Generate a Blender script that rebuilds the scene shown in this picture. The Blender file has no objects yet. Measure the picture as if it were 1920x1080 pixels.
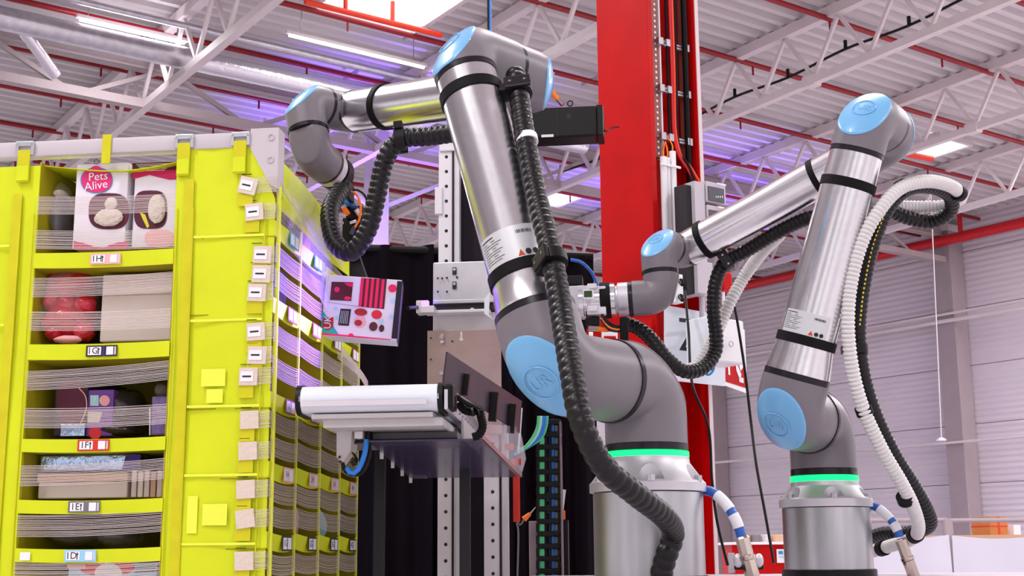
import bpy, bmesh, math, random
from mathutils import Vector as V, Matrix
random.seed(7)
S = bpy.context.scene
COL = S.collection
# ------------------------------------------------------------------ camera
FPX, PIT, ROLL, EYE = 2500.0, math.atan2(500, 2500), 0.008, 1.5
cp, sp = math.cos(PIT), math.sin(PIT)
Rv0, Fv, Uv0 = V((1, 0, 0)), V((0, cp, sp)), V((0, -sp, cp))
Rv = Rv0*math.cos(ROLL)-Uv0*math.sin(ROLL)
Uv = Uv0*math.cos(ROLL)+Rv0*math.sin(ROLL)
CAM = V((0, 0, EYE))
cd = bpy.data.cameras.new('camera'); cam = bpy.data.objects.new('camera', cd); COL.objects.link(cam)
cd.sensor_width = 36; cd.lens = 36*FPX/1920; cd.clip_end = 300; cd.clip_start = .05
cam.matrix_world = Matrix((( Rv.x, Uv.x, -Fv.x, CAM.x), (Rv.y, Uv.y, -Fv.y, CAM.y), (Rv.z, Uv.z, -Fv.z, CAM.z), (0, 0, 0, 1)))
S.camera = cam
# ------------------------------------------------------------------ world, exposure
S.view_settings.view_transform = 'Standard'; S.view_settings.look = 'None'
S.view_settings.exposure = 0.0; S.view_settings.gamma = 1.0
S.view_settings.use_curve_mapping = False
wd = bpy.data.worlds.new('world'); S.world = wd; wd.use_nodes = True
wd.node_tree.nodes['Background'].inputs[0].default_value = (1.0, .97, .985, 1)
wd.node_tree.nodes['Background'].inputs[1].default_value = 1.45
# building axes: D1 runs away to the left (trusses), D2 away to the right (pipes, deck ribs)
AZ = math.radians(36)
D1 = V((-math.sin(AZ), math.cos(AZ), 0)); D2 = V((math.cos(AZ), math.sin(AZ), 0)); UP = V((0, 0, 1))
SLOPE = .035
def rf(s, t, z0): return D1*s+D2*t+UP*(z0-SLOPE*s)      # point under the sloping roof
def area_light(name, loc, xdir, ydir, sx, sy, watts, col):
    l = bpy.data.lights.new(name, 'AREA'); l.shape = 'RECTANGLE'; l.size = sx; l.size_y = sy; l.energy = watts; l.color = col
    o = bpy.data.objects.new(name, l); COL.objects.link(o)
    x = xdir.normalized(); y = (ydir-x*ydir.dot(x)).normalized(); z = x.cross(y)
    o.matrix_world = Matrix(((x.x, y.x, z.x, loc.x), (x.y, y.y, z.y, loc.y), (x.z, y.z, z.z, loc.z), (0, 0, 0, 1)))
    return o
LAMPS = [(-8, 6), (-6, -8), (-2, 13), (2, -5), (5, 6), (6.5, 18), (9.0, -1), (29, -2), (32, 9.6), (36, 16), (38, 22), (2, 22), (8, 24.6), (12.5, 25.2), (18.4, 6.45), (17.3, 9.65)]      # (s, t) of strip lamps; all but the last two added unseen for brightness
for s, t in LAMPS:
    area_light('strip_lamp_light', rf(s, t, 9.78), D2, D1, 5.0 if not 17 < s < 19 else 1.6, .25, 60 if 17 < s < 19 else 480 if s > 25 else 620 if t > 20 else 650, (1, .96, .98))
def spot(name, loc, tgt, watts, col, ang, blend=.9, rad=.1):
    l = bpy.data.lights.new(name, 'SPOT'); l.energy = watts; l.color = col; l.spot_size = math.radians(ang); l.spot_blend = blend; l.shadow_soft_size = rad
    o = bpy.data.objects.new(name, l); COL.objects.link(o); o.location = loc
    o.rotation_euler = (tgt-loc).to_track_quat('-Z', 'Y').to_euler(); return o
VIOLET = (.22, .10, 1.0)
UPL = [(V(D1*20+D2*12+UP*2.6), rf(20.2, 12.0, 10)), (V(D1*20.5+D2*19.5+UP*2.6), rf(20.5, 19.5, 10))]  # unseen uplights assumed from the violet light on the roof
for a, b in UPL: spot('assumed_uplight_beam', a+UP*.25, b, 5600, VIOLET, 58)
# ------------------------------------------------------------------ pixel helpers (1920 x 1080)
def ray(u, v): return Fv+Rv*((u-960)/FPX)+Uv*((540-v)/FPX)
def P(u, v, Y):
    d = ray(u, v); return CAM+d*(Y/d.y)
def hit(u, v, p0, n):
    d = ray(u, v); return CAM+d*((p0-CAM).dot(n)/d.dot(n))
def proj(x):
    q = x-CAM; z = q.dot(Fv); return 960+FPX*q.dot(Rv)/z, 540-FPX*q.dot(Uv)/z
def zat(u, v, Y): return P(u, v, Y).z
def along(p0, p1, val, ax):                 # point on the line p0-p1 whose picture coordinate ax equals val
    lo, hi = -.6, 1.6
    flo = proj(p0.lerp(p1, lo))[ax]; fhi = proj(p0.lerp(p1, hi))[ax]
    for _ in range(50):
        m = (lo+hi)/2; fm = proj(p0.lerp(p1, m))[ax]
        if (fm-val)*(flo-val) > 0: lo, flo = m, fm
        else: hi = m
    return p0.lerp(p1, (lo+hi)/2)
# ------------------------------------------------------------------ materials
def lin(c): return tuple(((x/255)/12.92 if x/255 <= .04045 else ((x/255+.055)/1.055)**2.4) for x in c)
MATS = {}
def M(name, rgb, rough=.5, metal=0, noise=0, scale=20, bump=0, bscale=60, emit=0, alpha=1, trans=0, coat=0, ior=1.45, stretch=None, aniso=0, spec=.5):
    m = bpy.data.materials.new(name); m.use_nodes = True; nt = m.node_tree; b = nt.nodes['Principled BSDF']
    c = lin(rgb)+(1,)
    b.inputs['Base Color'].default_value = c; b.inputs['Roughness'].default_value = rough; b.inputs['Metallic'].default_value = metal
    b.inputs['Alpha'].default_value = alpha; b.inputs['Transmission Weight'].default_value = trans; b.inputs['Coat Weight'].default_value = coat
    b.inputs['IOR'].default_value = ior; b.inputs['Specular IOR Level'].default_value = spec
    if aniso: b.inputs['Anisotropic'].default_value = aniso
    if emit: b.inputs['Emission Color'].default_value = c; b.inputs['Emission Strength'].default_value = emit
    if noise or bump:
        tc = nt.nodes.new('ShaderNodeTexCoord'); mp = nt.nodes.new('ShaderNodeMapping'); nt.links.new(tc.outputs['Object'], mp.inputs[0])
        if stretch: mp.inputs['Scale'].default_value = stretch
        if noise:
            n = nt.nodes.new('ShaderNodeTexNoise'); n.inputs['Scale'].default_value = scale; n.inputs['Detail'].default_value = 5
            nt.links.new(mp.outputs[0], n.inputs[0])
            r = nt.nodes.new('ShaderNodeValToRGB')
            r.color_ramp.elements[0].position = .3; r.color_ramp.elements[1].position = .7
            r.color_ramp.elements[0].color = tuple(x*(1-noise) for x in c[:3])+(1,); r.color_ramp.elements[1].color = tuple(min(1, x*(1+noise*.5)) for x in c[:3])+(1,)
            nt.links.new(n.outputs[0], r.inputs[0]); nt.links.new(r.outputs[0], b.inputs['Base Color'])
        if bump:
            n2 = nt.nodes.new('ShaderNodeTexNoise'); n2.inputs['Scale'].default_value = bscale; n2.inputs['Detail'].default_value = 3
            nt.links.new(mp.outputs[0], n2.inputs[0])
            bp = nt.nodes.new('ShaderNodeBump'); bp.inputs['Strength'].default_value = bump; bp.inputs['Distance'].default_value = .01
            nt.links.new(n2.outputs[0], bp.inputs['Height']); nt.links.new(bp.outputs[0], b.inputs['Normal'])
    MATS[name] = m; return m
M('deck', (206, 199, 201), .6, noise=.06, scale=.6)
M('steel_white', (214, 203, 205), .5, noise=.06, scale=2)
M('girder', (166, 152, 154), .5, noise=.08, scale=1.5)
M('pipe_red', (190, 18, 30), .4)
M('pipe_dark', (140, 12, 24), .4)
M('galv', (200, 198, 205), .3, metal=.85, noise=.15, scale=9)
M('foil', (222, 220, 228), .22, metal=.9, bump=.9, bscale=14)
M('wall', (214, 204, 212), .7, noise=.04, scale=.8)
M('pillar', (158, 144, 148), .7, noise=.06, scale=3)
M('floor', (205, 198, 202), .45, noise=.12, scale=.8)
M('lamp', (255, 252, 255), emit=7)
M('skylight', (235, 250, 255), emit=2.2)
M('red', (190, 3, 6), .45, spec=.2, noise=.1, scale=7)
M('robot_grey', (116, 110, 116), .4, noise=.03, scale=40)
M('robot_cap', (112, 176, 220), .33, coat=.3)
M('alu', (226, 226, 229), .22, metal=1, noise=.05, scale=60, aniso=.4)
M('alu_raw', (186, 186, 190), .36, metal=1, noise=.22, scale=5, stretch=(3, 3, .6))
M('alu_matt', (200, 198, 204), .45, metal=.7, noise=.05, scale=20)
M('alu_white', (218, 214, 220), .4, metal=.25)
M('black', (11, 9, 11), .42, spec=.3)
M('black_soft', (12, 9, 12), .62, spec=.2)
M('ring', (26, 22, 28), .3, spec=.35)
M('hose', (12, 9, 12), .38, spec=.4)
M('hose_white', (214, 212, 210), .35)
M('green', (0, 235, 90), emit=3.2)
M('decal', (206, 208, 210), .4, metal=.3)
M('ink', (30, 26, 30), .6)
M('orange', (244, 120, 20), .4)
M('cable_blue', (40, 92, 176), .4)
M('cable_blue2', (40, 130, 225), .4)
M('cable_green', (90, 205, 140), .4)
M('cable_mint', (190, 240, 210), .4)
M('white_sleeve', (226, 226, 232), .45)
M('nickel', (190, 176, 166), .2, metal=1)
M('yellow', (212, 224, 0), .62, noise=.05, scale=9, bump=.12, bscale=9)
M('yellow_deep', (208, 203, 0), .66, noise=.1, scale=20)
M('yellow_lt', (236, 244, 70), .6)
M('yellow_shade', (168, 158, 8), .7, noise=.08, scale=6)  # darker copy of the pod fabric, bin shade put into the colour
M('elastic', (222, 208, 204), .7)
M('elastic_tab', (222, 206, 190), .75, noise=.1, scale=160)
M('plastic_grey', (198, 190, 194), .45)
M('steel_buckle', (200, 205, 208), .3, metal=.8)
M('paper', (238, 238, 240), .6)
M('pink', (245, 178, 178), .6)
M('navy', (56, 40, 130), .6)
M('lab_red', (210, 46, 30), .6)
M('lab_grey', (116, 112, 118), .6)
M('lab_blue', (150, 205, 236), .6)
M('lab_blue2', (40, 160, 214), .6)
M('lab_brown', (150, 92, 84), .6)
M('lab_dark', (48, 36, 48), .6)
M('box_white', (236, 230, 238), .5)
M('magenta', (206, 20, 92), .5)
M('logo_pink', (226, 40, 120), .5)
M('plum', (86, 22, 48), .5)
M('plush_white', (226, 214, 200), .9, bump=.8, bscale=90)
M('plush_red', (196, 22, 50), .25, noise=.35, scale=14, bump=.9, bscale=22, coat=.9)
M('poly', (240, 240, 245), .12, trans=.0, alpha=.16)
M('film', (235, 235, 240), .12, alpha=.1, bump=.9, bscale=25)
M('dark_pack', (42, 34, 44), .3, noise=.3, scale=18, bump=.8, bscale=20, coat=.8)
M('cream', (216, 202, 192), .65, noise=.05, scale=5)
M('foil_blue', (176, 196, 226), .2, metal=.9, bump=.5, bscale=30)
M('purple', (116, 66, 158), .45)
M('purple_pat', (132, 110, 170), .5, noise=.4, scale=60)
M('book', (210, 192, 188), .6, noise=.1, scale=40)
M('blue_pack', (70, 120, 190), .4, noise=.25, scale=15)
M('print_red', (214, 40, 50), .45)
M('print_sky', (180, 214, 238), .45)
M('brown', (88, 40, 36), .6)
M('brown2', (176, 34, 40), .5, noise=.25, scale=60)
M('hot_pink', (236, 24, 88), .42)
M('maroon', (84, 4, 30), .4)
M('teal', (24, 178, 172), .5)
M('mint', (176, 226, 228), .5)
M('curtain', (17, 11, 19), .9, noise=.25, scale=3, spec=.1)
M('dark_sheet', (58, 48, 58), .42, spec=.3)
M('dark_sheet2', (26, 17, 28), .5, spec=.2)
M('steel_plate', (178, 156, 152), .36, metal=.75, noise=.16, scale=7, bump=.05, bscale=30)
M('belt_white', (226, 232, 240), .35)
M('tray_grey', (200, 196, 196), .45)
M('cabinet', (196, 188, 196), .45)
M('violet_sheet', (78, 68, 100), .25, alpha=.72)
M('clear', (230, 225, 232), .1, alpha=.28)
M('cardboard', (190, 120, 66), .75, noise=.1, scale=6)
M('cardboard2', (196, 160, 130), .75)
M('tape', (200, 60, 20), .5)
M('tarp', (196, 194, 208), .55, bump=.6, bscale=2.5)
M('violet_lamp', (120, 70, 255), emit=9)
M('screen', (50, 70, 30), .3)
M('sign_blue', (30, 140, 200), .5)
M('yellow_dot', (224, 214, 60), .5)
M('orange_pipe', (236, 60, 24), .4)
M('dark_window', (90, 92, 100), .2, alpha=.75)
# painted wall sheet: fine horizontal ribs
def rib_mat():
    m = MATS['wall']; nt = m.node_tree; b = nt.nodes['Principled BSDF']
    tc = nt.nodes.new('ShaderNodeTexCoord'); w = nt.nodes.new('ShaderNodeTexWave'); w.bands_direction = 'Z'; w.inputs['Scale'].default_value = 2.2
    nt.links.new(tc.outputs['Object'], w.inputs[0])
    bp = nt.nodes.new('ShaderNodeBump'); bp.inputs['Strength'].default_value = .5; bp.inputs['Distance'].default_value = .03
    nt.links.new(w.outputs[0], bp.inputs['Height']); nt.links.new(bp.outputs[0], b.inputs['Normal'])
rib_mat()
# ------------------------------------------------------------------ mesh builder
WL = {}
def perp(d):
    a = V((0, 0, 1)) if abs(d.z) < .9 else V((1, 0, 0))
    x = a.cross(d).normalized(); return x, d.cross(x).normalized()
class B:
    def __init__(s): s.v = []; s.f = []; s.m = []; s.mi = 0
    def add(s, vs, fs):
        o = len(s.v); s.v += [V(x) for x in vs]
        for f in fs: s.f.append([i+o for i in f]); s.m.append(s.mi)
        return s
    def box(s, c, ax, ay, az, bev=0):
        c = V(c); vs = [c+ax*i+ay*j+az*k for i in (-1, 1) for j in (-1, 1) for k in (-1, 1)]
        fs = [(0, 1, 3, 2), (4, 6, 7, 5), (0, 4, 5, 1), (2, 3, 7, 6), (0, 2, 6, 4), (1, 5, 7, 3)]
        if bev:
            bm = bmesh.new(); bv = [bm.verts.new(x) for x in vs]
            for f in fs: bm.faces.new([bv[i] for i in f])
            bmesh.ops.recalc_face_normals(bm, faces=bm.faces)
            bmesh.ops.bevel(bm, geom=bm.edges[:], offset=bev, segments=2, profile=.5, affect='EDGES')
            bm.verts.index_update(); s.add([x.co.copy() for x in bm.verts], [[x.index for x in f.verts] for f in bm.faces]); bm.free()
            return s
        if ax.cross(ay).dot(az) < 0: fs = [f[::-1] for f in fs]
        return s.add(vs, fs)
    def abox(s, x0, x1, y0, y1, z0, z1, bev=0):
        return s.box(((x0+x1)/2, (y0+y1)/2, (z0+z1)/2), V(((x1-x0)/2, 0, 0)), V((0, (y1-y0)/2, 0)), V((0, 0, (z1-z0)/2)), bev)
    def rings(s, rings, caps=True, closed=False):
        n = len(rings[0]); o = len(s.v)
        for r in rings: s.v += r
        k = len(rings)
        for i in range(k if closed else k-1):
            a, b = o+i*n, o+((i+1) % k)*n
            for j in range(n): s.f.append([a+j, a+(j+1) % n, b+(j+1) % n, b+j]); s.m.append(s.mi)
        if caps and not closed:
            s.f.append([o+j for j in range(n)][::-1]); s.m.append(s.mi)
            s.f.append([o+(k-1)*n+j for j in range(n)]); s.m.append(s.mi)
        return s
    def lathe(s, p0, d, prof, seg=40, caps=True):     # prof: (distance along d, radius)
        d = d.normalized(); x, y = perp(d)
        return s.rings([[p0+d*h+(x*math.cos(2*math.pi*j/seg)+y*math.sin(2*math.pi*j/seg))*r for j in range(seg)] for h, r in prof], caps)
    def cyl(s, p0, p1, r0, r1=None, seg=20, caps=True):
        p0, p1 = V(p0), V(p1); d = p1-p0
        return s.lathe(p0, d, [(0, r0), (d.length, r0 if r1 is None else r1)], seg, caps)
    def torus(s, c, n, R, r, seg=32, k=8):
        n = n.normalized(); x, y = perp(n); rs = []
        for i in range(seg):
            a = 2*math.pi*i/seg; e = x*math.cos(a)+y*math.sin(a)
            rs.append([c+e*(R+r*math.cos(2*math.pi*j/k))+n*(r*math.sin(2*math.pi*j/k)) for j in range(k)])
        return s.rings(rs, closed=True)
    def prism(s, pts, ext):
        n = len(pts); pts = [V(p) for p in pts]
        nn = V((0, 0, 0))
        for i in range(n): nn += pts[i].cross(pts[(i+1) % n])
        fl = nn.dot(ext) > 0
        vs = pts+[p+ext for p in pts]; bot = list(range(n)); top = list(range(n, 2*n))
        fs = [bot[::-1] if fl else bot, top if fl else top[::-1]]
        for i in range(n):
            j = (i+1) % n; q = [i, j, n+j, n+i]; fs.append(q if fl else q[::-1])
        return s.add(vs, fs)
    def grid(s, fn, nu, nv, th=None):                # fn(u,v)->point; th: thickness vector fn or None
        vs = [fn(i/nu, j/nv) for i in range(nu+1) for j in range(nv+1)]
        fs = [(i*(nv+1)+j, (i+1)*(nv+1)+j, (i+1)*(nv+1)+j+1, i*(nv+1)+j+1) for i in range(nu) for j in range(nv)]
        s.add(vs, fs)
        if th is not None:
            s.add([p+th for p in vs], [f[::-1] for f in fs])
            o = len(s.v)-2*len(vs); n = len(vs)
            def side(idx):
                for a, b in zip(idx, idx[1:]): s.f.append([o+a, o+b, o+n+b, o+n+a]); s.m.append(s.mi)
            side([j for j in range(nv+1)]); side([nu*(nv+1)+j for j in range(nv, -1, -1)])
            side([i*(nv+1) for i in range(nu, -1, -1)]); side([i*(nv+1)+nv for i in range(nu+1)])
        return s
    def sweep(s, path, rad, seg=14, caps=True):      # path list of points, rad list or float
        n = len(path); T = []
        for i in range(n):
            d = path[min(i+1, n-1)]-path[max(i-1, 0)]; T.append(d.normalized())
        x, y = perp(T[0]); rs = []
        for i in range(n):
            x = (x-T[i]*x.dot(T[i])).normalized(); y = T[i].cross(x)
            r = rad[i] if isinstance(rad, (list, tuple)) else rad
            rs.append([path[i]+(x*math.cos(2*math.pi*j/seg)+y*math.sin(2*math.pi*j/seg))*r for j in range(seg)])
        return s.rings(rs, caps)
    def ell(s, c, ax, ay, az, nu=16, nv=10, wob=0):
        rs = []; ph = [random.random()*6 for _ in range(4)]
        for i in range(1, nv):
            th = math.pi*i/nv
            ring = []
            for j in range(nu):
                a = 2*math.pi*j/nu
                k = 1+wob*(math.sin(3*a+ph[0]+th*2)*.5+math.sin(5*th+2*a+ph[1])*.5)
                ring.append(V(c)+(ax*math.cos(a)*math.sin(th)+ay*math.sin(a)*math.sin(th)+az*math.cos(th))*k)
            rs.append(ring)
        return s.rings(rs)
    def build(s, name, mats, parent=None, smooth=None, fix=False):
        mats = mats if isinstance(mats, (list, tuple)) else [mats]
        lo = V([min(p[i] for p in s.v) for i in range(3)]); hi = V([max(p[i] for p in s.v) for i in range(3)]); c = (lo+hi)/2
        me = bpy.data.meshes.new(name); me.from_pydata([p-c for p in s.v], [], s.f)
        for m in mats: me.materials.append(MATS[m])
        me.polygons.foreach_set('material_index', s.m)
        if fix:
            bm = bmesh.new(); bm.from_mesh(me); bmesh.ops.recalc_face_normals(bm, faces=bm.faces); bm.to_mesh(me); bm.free()
        if smooth: me.shade_smooth(); me.set_sharp_from_angle(angle=math.radians(smooth))
        return link(name, me, c, parent)
def link(name, me, loc, parent=None, rot=None):
    o = bpy.data.objects.new(name, me); COL.objects.link(o); WL[o] = V(loc)
    o.location = V(loc)-(WL[parent] if parent else V((0, 0, 0)))
    if rot is not None: o.rotation_euler = rot
    if parent: o.parent = parent
    return o
def thing(name, label, cat, loc, group=None):
    o = bpy.data.objects.new(name, None); COL.objects.link(o); o.location = V(loc); WL[o] = V(loc); o.empty_display_size = .1
    return tag(o, label, cat, group)
def tag(o, label, cat, group=None):
    o['label'] = label; o['category'] = cat
    if group: o['group'] = group
    return o
def struct(o, label=None, cat=None):
    o['kind'] = 'structure'
    if label: o['label'] = label
    if cat: o['category'] = cat
    return o
def bar(b, p0, p1, w, h, up=UP):                 # rectangular bar between two points
    d = (p1-p0); x = d.normalized(); y = up.cross(x).normalized(); z = x.cross(y)
    return b.box((p0+p1)/2, d/2, y*w/2, z*h/2)
def crom(pts, step=.006):
    pts = [V(p) for p in pts]; q = [pts[0]*2-pts[1]]+pts+[pts[-1]*2-pts[-2]]; out = []
    for i in range(1, len(q)-2):
        p0, p1, p2, p3 = q[i-1:i+3]
        for k in range(24):
            t = k/24
            out.append(.5*((2*p1)+(p2-p0)*t+(2*p0-5*p1+4*p2-p3)*t*t+(3*p1-p0-3*p2+p3)*t**3))
    out.append(pts[-1]); 
    res = [out[0]]; acc = 0
    for a, b in zip(out, out[1:]):                # even resampling
        L = (b-a).length
        while acc+L >= step and L > 1e-9:
            r = (step-acc)/L; a = a.lerp(b, r); res.append(a); L = (b-a).length; acc = 0
        acc += L
    return res
def hose(name, pts, r, pitch, mat, label, cat='hose', depth=.16, group=None, seg=28, parent=None, prof=None):
    prof = prof or [1-depth, 1-depth*.25, 1, 1-depth*.25]
    path = crom(pts, pitch/len(prof)); rad = [r*prof[i % len(prof)] for i in range(len(path))]
    o = B().sweep(path, rad, seg).build(name, mat, parent, smooth=70)
    return tag(o, label, cat, group) if not parent else o
def cable(name, pts, r, mat, label=None, cat='cable', group=None, seg=8, parent=None, step=.012):
    o = B().sweep(crom(pts, step), r, seg).build(name, mat, parent, smooth=60)
    return tag(o, label, cat, group) if not parent else o
TXT = {}
def tmesh(body):
    if body in TXT: return TXT[body]
    cu = bpy.data.curves.new('t', 'FONT'); cu.body = body; cu.align_x = 'CENTER'; cu.align_y = 'CENTER'; cu.size = 1; cu.resolution_u = 3
    o = bpy.data.objects.new('t', cu); COL.objects.link(o); bpy.context.view_layer.update()
    me = o.to_mesh(); r = ([v.co.copy() for v in me.vertices], [list(p.vertices) for p in me.polygons]); o.to_mesh_clear()
    bpy.data.objects.remove(o); bpy.data.curves.remove(cu); TXT[body] = r; return r
def text(b, body, c, x, y, size, squeeze=1):        # flat lettering into builder b
    vs, fs = tmesh(body); x = x.normalized(); y = y.normalized()
    b.add([V(c)+x*p.x*size*squeeze+y*p.y*size for p in vs], fs); return b
def poly_on(c, x, y, pts): return [V(c)+x*a+y*b for a, b in pts]
for w in ('1H', '1G', '1F', '1E', '1D', 'Pets', 'Alive', 'UK', '?', 'LOG'): tmesh(w)
#@@SETTING
# ================================================================== SETTING
b = B(); b.prism([D1*a+D2*c for a, c in ((-16, -22), (46, -22), (46, 28.2), (-16, 28.2))], UP*-.1)
struct(b.build('floor', 'floor'), 'grey concrete hall floor', 'floor')
prof = []
s = -14.0
while s < 45:
    prof += [(s, 0), (s+.10, 0), (s+.125, .10), (s+.255, .10)]; s += .28
b = B(); vs = []; fs = []
for i, (s, dz) in enumerate(prof):
    vs += [rf(s, -20, 10.3+dz), rf(s, 28.2, 10.3+dz), rf(s, 28.2, 10.34+dz), rf(s, -20, 10.34+dz)]
for i in range(len(prof)-1):
    a = i*4; fs += [(a, a+1, a+5, a+4), (a+3, a+7, a+6, a+2)]
b.add(vs, fs)
ceil = struct(b.build('ceiling', 'deck'), 'ribbed pale metal roof deck overhead', 'ceiling')
# skylights set into the deck
def skylight(n, s0, s1, t0, t1, label):
    e = thing('window_%d' % n, label, 'skylight', rf((s0+s1)/2, (t0+t1)/2, 10.2)); e['kind'] = 'structure'
    for i in range(2):
        for j in range(3):
            a0 = s0+(s1-s0)*i/2+.02; a1 = s0+(s1-s0)*(i+1)/2-.02; c0 = t0+(t1-t0)*j/3+.02; c1 = t0+(t1-t0)*(j+1)/3-.02
            B().prism([rf(a0, c0, 10.26), rf(a1, c0, 10.26), rf(a1, c1, 10.26), rf(a0, c1, 10.26)], UP*.02).build('pane', 'skylight', e)
    b = B()
    for p, q in (((s0, t0), (s0, t1)), ((s1, t0), (s1, t1)), ((s0, t0), (s1, t0)), ((s0, t1), (s1, t1))): bar(b, rf(*p, 10.25), rf(*q, 10.25), .08, .1)
    b.build('skylight_frame', 'steel_white', e)
skylight(1, 14.6, 17.1, 8.7, 10.5, 'bright skylight in the roof above the left robot elbow')
skylight(2, 15.7, 16.7, 22.0, 23.1, 'bright skylight in the roof behind the right robot elbow')
skylight(3, 22.6, 23.6, 17.5, 18.5, 'small far skylight seen beside the black servo motor')
# walls
WT = 27.95
wr = thing('wall_right', 'pale ribbed metal panel wall with grey pillars', 'wall', D1*20+D2*WT); wr['kind'] = 'structure'
for i in range(8):
    for j in range(7):
        z0 = 0.25+j*1.42; s0 = 4+i*5.2
        B().box(D1*(s0+2.6)+D2*(WT+.1)+UP*(z0+.71), D1*2.592, D2*.06, UP*.704, .006).build('wall_panel', 'wall', wr)
B().box(D1*22+D2*(WT+.25)+UP*5.2, D1*24, D2*.08, UP*5.2).build('wall_backing', 'wall', wr)
wf = B().box(D1*45.2+D2*4+UP*3, D2*26, D1*.1, UP*3).build('wall_far', 'wall'); struct(wf, 'pale far end wall of the hall', 'wall')
e = thing('window_4', 'long glowing band added high in the far end wall to brighten the roof', 'window', D1*45.2+D2*4+UP*6); e['kind'] = 'structure'  # unseen glowing band, added to brighten the far roof
for i in range(13): B().box(D1*45.2+D2*(-20+i*4)+UP*7.2, D2*1.95, D1*.03, UP*1.15).build('pane', 'skylight', e)
for i in range(14): B().box(D1*45.2+D2*(-22+i*4)+UP*7.2, D2*.05, D1*.06, UP*1.2).build('band_divider', 'steel_white', e)
for nm, lab, f, n0, n1 in (('wall_left', 'grey hall wall with tall openings added for light streaks, facing the ribbed panel wall', lambda q: (D2*-20, D1, q), -14, 45), ('wall_back', 'grey hall wall with tall openings added for light streaks, facing the far glowing band', lambda q: (D1*-14, D2, q), -20, 28)):
    o_, ax, _ = f(0); nn = D2 if ax == D1 else D1
    e = thing(nm, lab, 'wall', o_+ax*(n0+n1)/2); e['kind'] = 'structure'
    q = n0
    while q < n1:
        B().box(o_+ax*(q+2.2)+UP*3.1, ax*2.2, nn*.1, UP*3.1).build('wall_pier', 'wall', e); q += 10  # gaps between piers added to give bright streaks in the metal
    B().box(o_+ax*(n0+n1)/2+UP*7.9, ax*(n1-n0)/2, nn*.1, UP*1.7).build('wall_header', 'wall', e)
for s in (11.4, 19.75, 28.1, 36.4):
    e = thing('wall_pillar', 'grey square wall pillar between pale wall panels', 'pillar', D1*s+D2*(WT-.3), 'wall pillars')
    B().box(D1*s+D2*(WT-.26)+UP*4.7, D1*.25, D2*.26, UP*4.7, .01).build('shaft', 'pillar', e)
    B().box(D1*s+D2*(WT-.26)+UP*9.32, D1*.3, D2*.3, UP*.08, .01).build('head', 'steel_white', e)
b = B().cyl(D1*5+D2*(WT-.72)+UP*8.95, D1*44+D2*(WT-.72)+UP*8.95, .13, seg=12)
e = tag(b.build('fire_main_pipe', 'pipe_red', smooth=40), 'thick red fire main running along the pale wall under the roof', 'pipe')
for s in range(7, 40, 4): B().cyl(D1*s+D2*(WT-.72)+UP*8.95, D1*s+D2*(WT-.72)+UP*(10.2-SLOPE*s), .06, seg=8).build('riser', 'pipe_red', e)
for z, r, lab in ((7.0, .05, 'grey conduit pair running along the upper pale wall'), (4.05, .035, 'thin grey rail running along the lower pale wall')):
    e = thing('wall_conduit', lab, 'conduit', D1*20+D2*(WT-.55)+UP*z)
    B().cyl(D1*5+D2*(WT-.57)+UP*z, D1*44+D2*(WT-.57)+UP*z, r, seg=8).build('tube', 'steel_white', e, smooth=40)
    if z > 5: B().cyl(D1*5+D2*(WT-.57)+UP*(z+.17), D1*44+D2*(WT-.57)+UP*(z+.17), r*.7, seg=8).build('tube', 'steel_white', e, smooth=40)
    for s in range(8, 42, 4): B().box(D1*s+D2*(WT-.28)+UP*z, D1*.04, D2*.28, UP*.03).build('bracket', 'steel_white', e)
# roof trusses along D1
wm = None
for t, tl_ in ((7.15, 'rising above the yellow pod'), (11.35, 'passing behind the elbow of the large robot'), (15.5, 'strung with the black clipped cable'), (19.65, 'passing behind the elbow of the smaller robot'), (23.85, 'closest to the pale panel wall')):
    e = thing('roof_truss', 'white steel roof truss with V webs '+tl_, 'truss', rf(20, t, 9.2), 'white roof trusses')
    bar(B(), rf(2, t, 9.2), rf(40, t, 9.2), .13, .12).build('bottom_chord', 'steel_white', e)
    bar(B(), rf(2, t, 10.18), rf(40, t, 10.18), .15, .17).build('top_chord', 'steel_white', e)
    k = 0
    s = 5.0
    while s < 34:
        for s2 in (-.55, .55):
            p0, p1 = rf(s, t, 10.1), rf(s+s2, t, 9.25)
            if wm is None:
                wm = {}
            if s2 not in wm:
                c = (p0+p1)/2; bb = B(); bar(bb, p0-c, p1-c, .055, .055, D2)
                o0 = bb.build('web_bar', 'steel_white', e); wm[s2] = o0.data
                o0.location = c-WL[e]; WL[o0] = c
            else: link('web_bar', wm[s2], (p0+p1)/2, e)
        s += 1.1
    for s in (13.3, 24.6):
        B().box(rf(s, t, 9.2), D1*.12, D2*.085, UP*.085).build('splice_plate', 'steel_white', e)
# main girder along D2
e = thing('roof_girder', 'deep beige grey roof girder running under the trusses beside the duct', 'girder', rf(19.7, 10, 9.7))
b = B(); bar(b, rf(19.7, -8, 9.93), rf(19.7, 27.6, 9.93), .04, .3); bar(b, rf(19.7, -8, 9.80), rf(19.7, 27.6, 9.80), .22, .03); bar(b, rf(19.7, -8, 10.06), rf(19.7, 27.6, 10.06), .22, .03)
b.build('top_beam', 'girder', e); bar(B(), rf(19.7, -8, 9.22), rf(19.7, 27.6, 9.22), .18, .14).build('bottom_chord', 'girder', e)
t = 1.7
gm = {}
while t < 27:
    for d in (-1.25, 1.25):
        p0, p1 = rf(19.7, t+d*.12, 9.8), rf(19.7, t+d, 9.27); c = (p0+p1)/2
        if d in gm: link('web_bar', gm[d], c, e)
        else:
            bb = B(); bar(bb, p0-c, p1-c, .07, .07); o = bb.build('web_bar', 'girder', e); o.location = c-WL[e]; WL[o] = c; gm[d] = o.data
    t += 2.9
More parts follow.
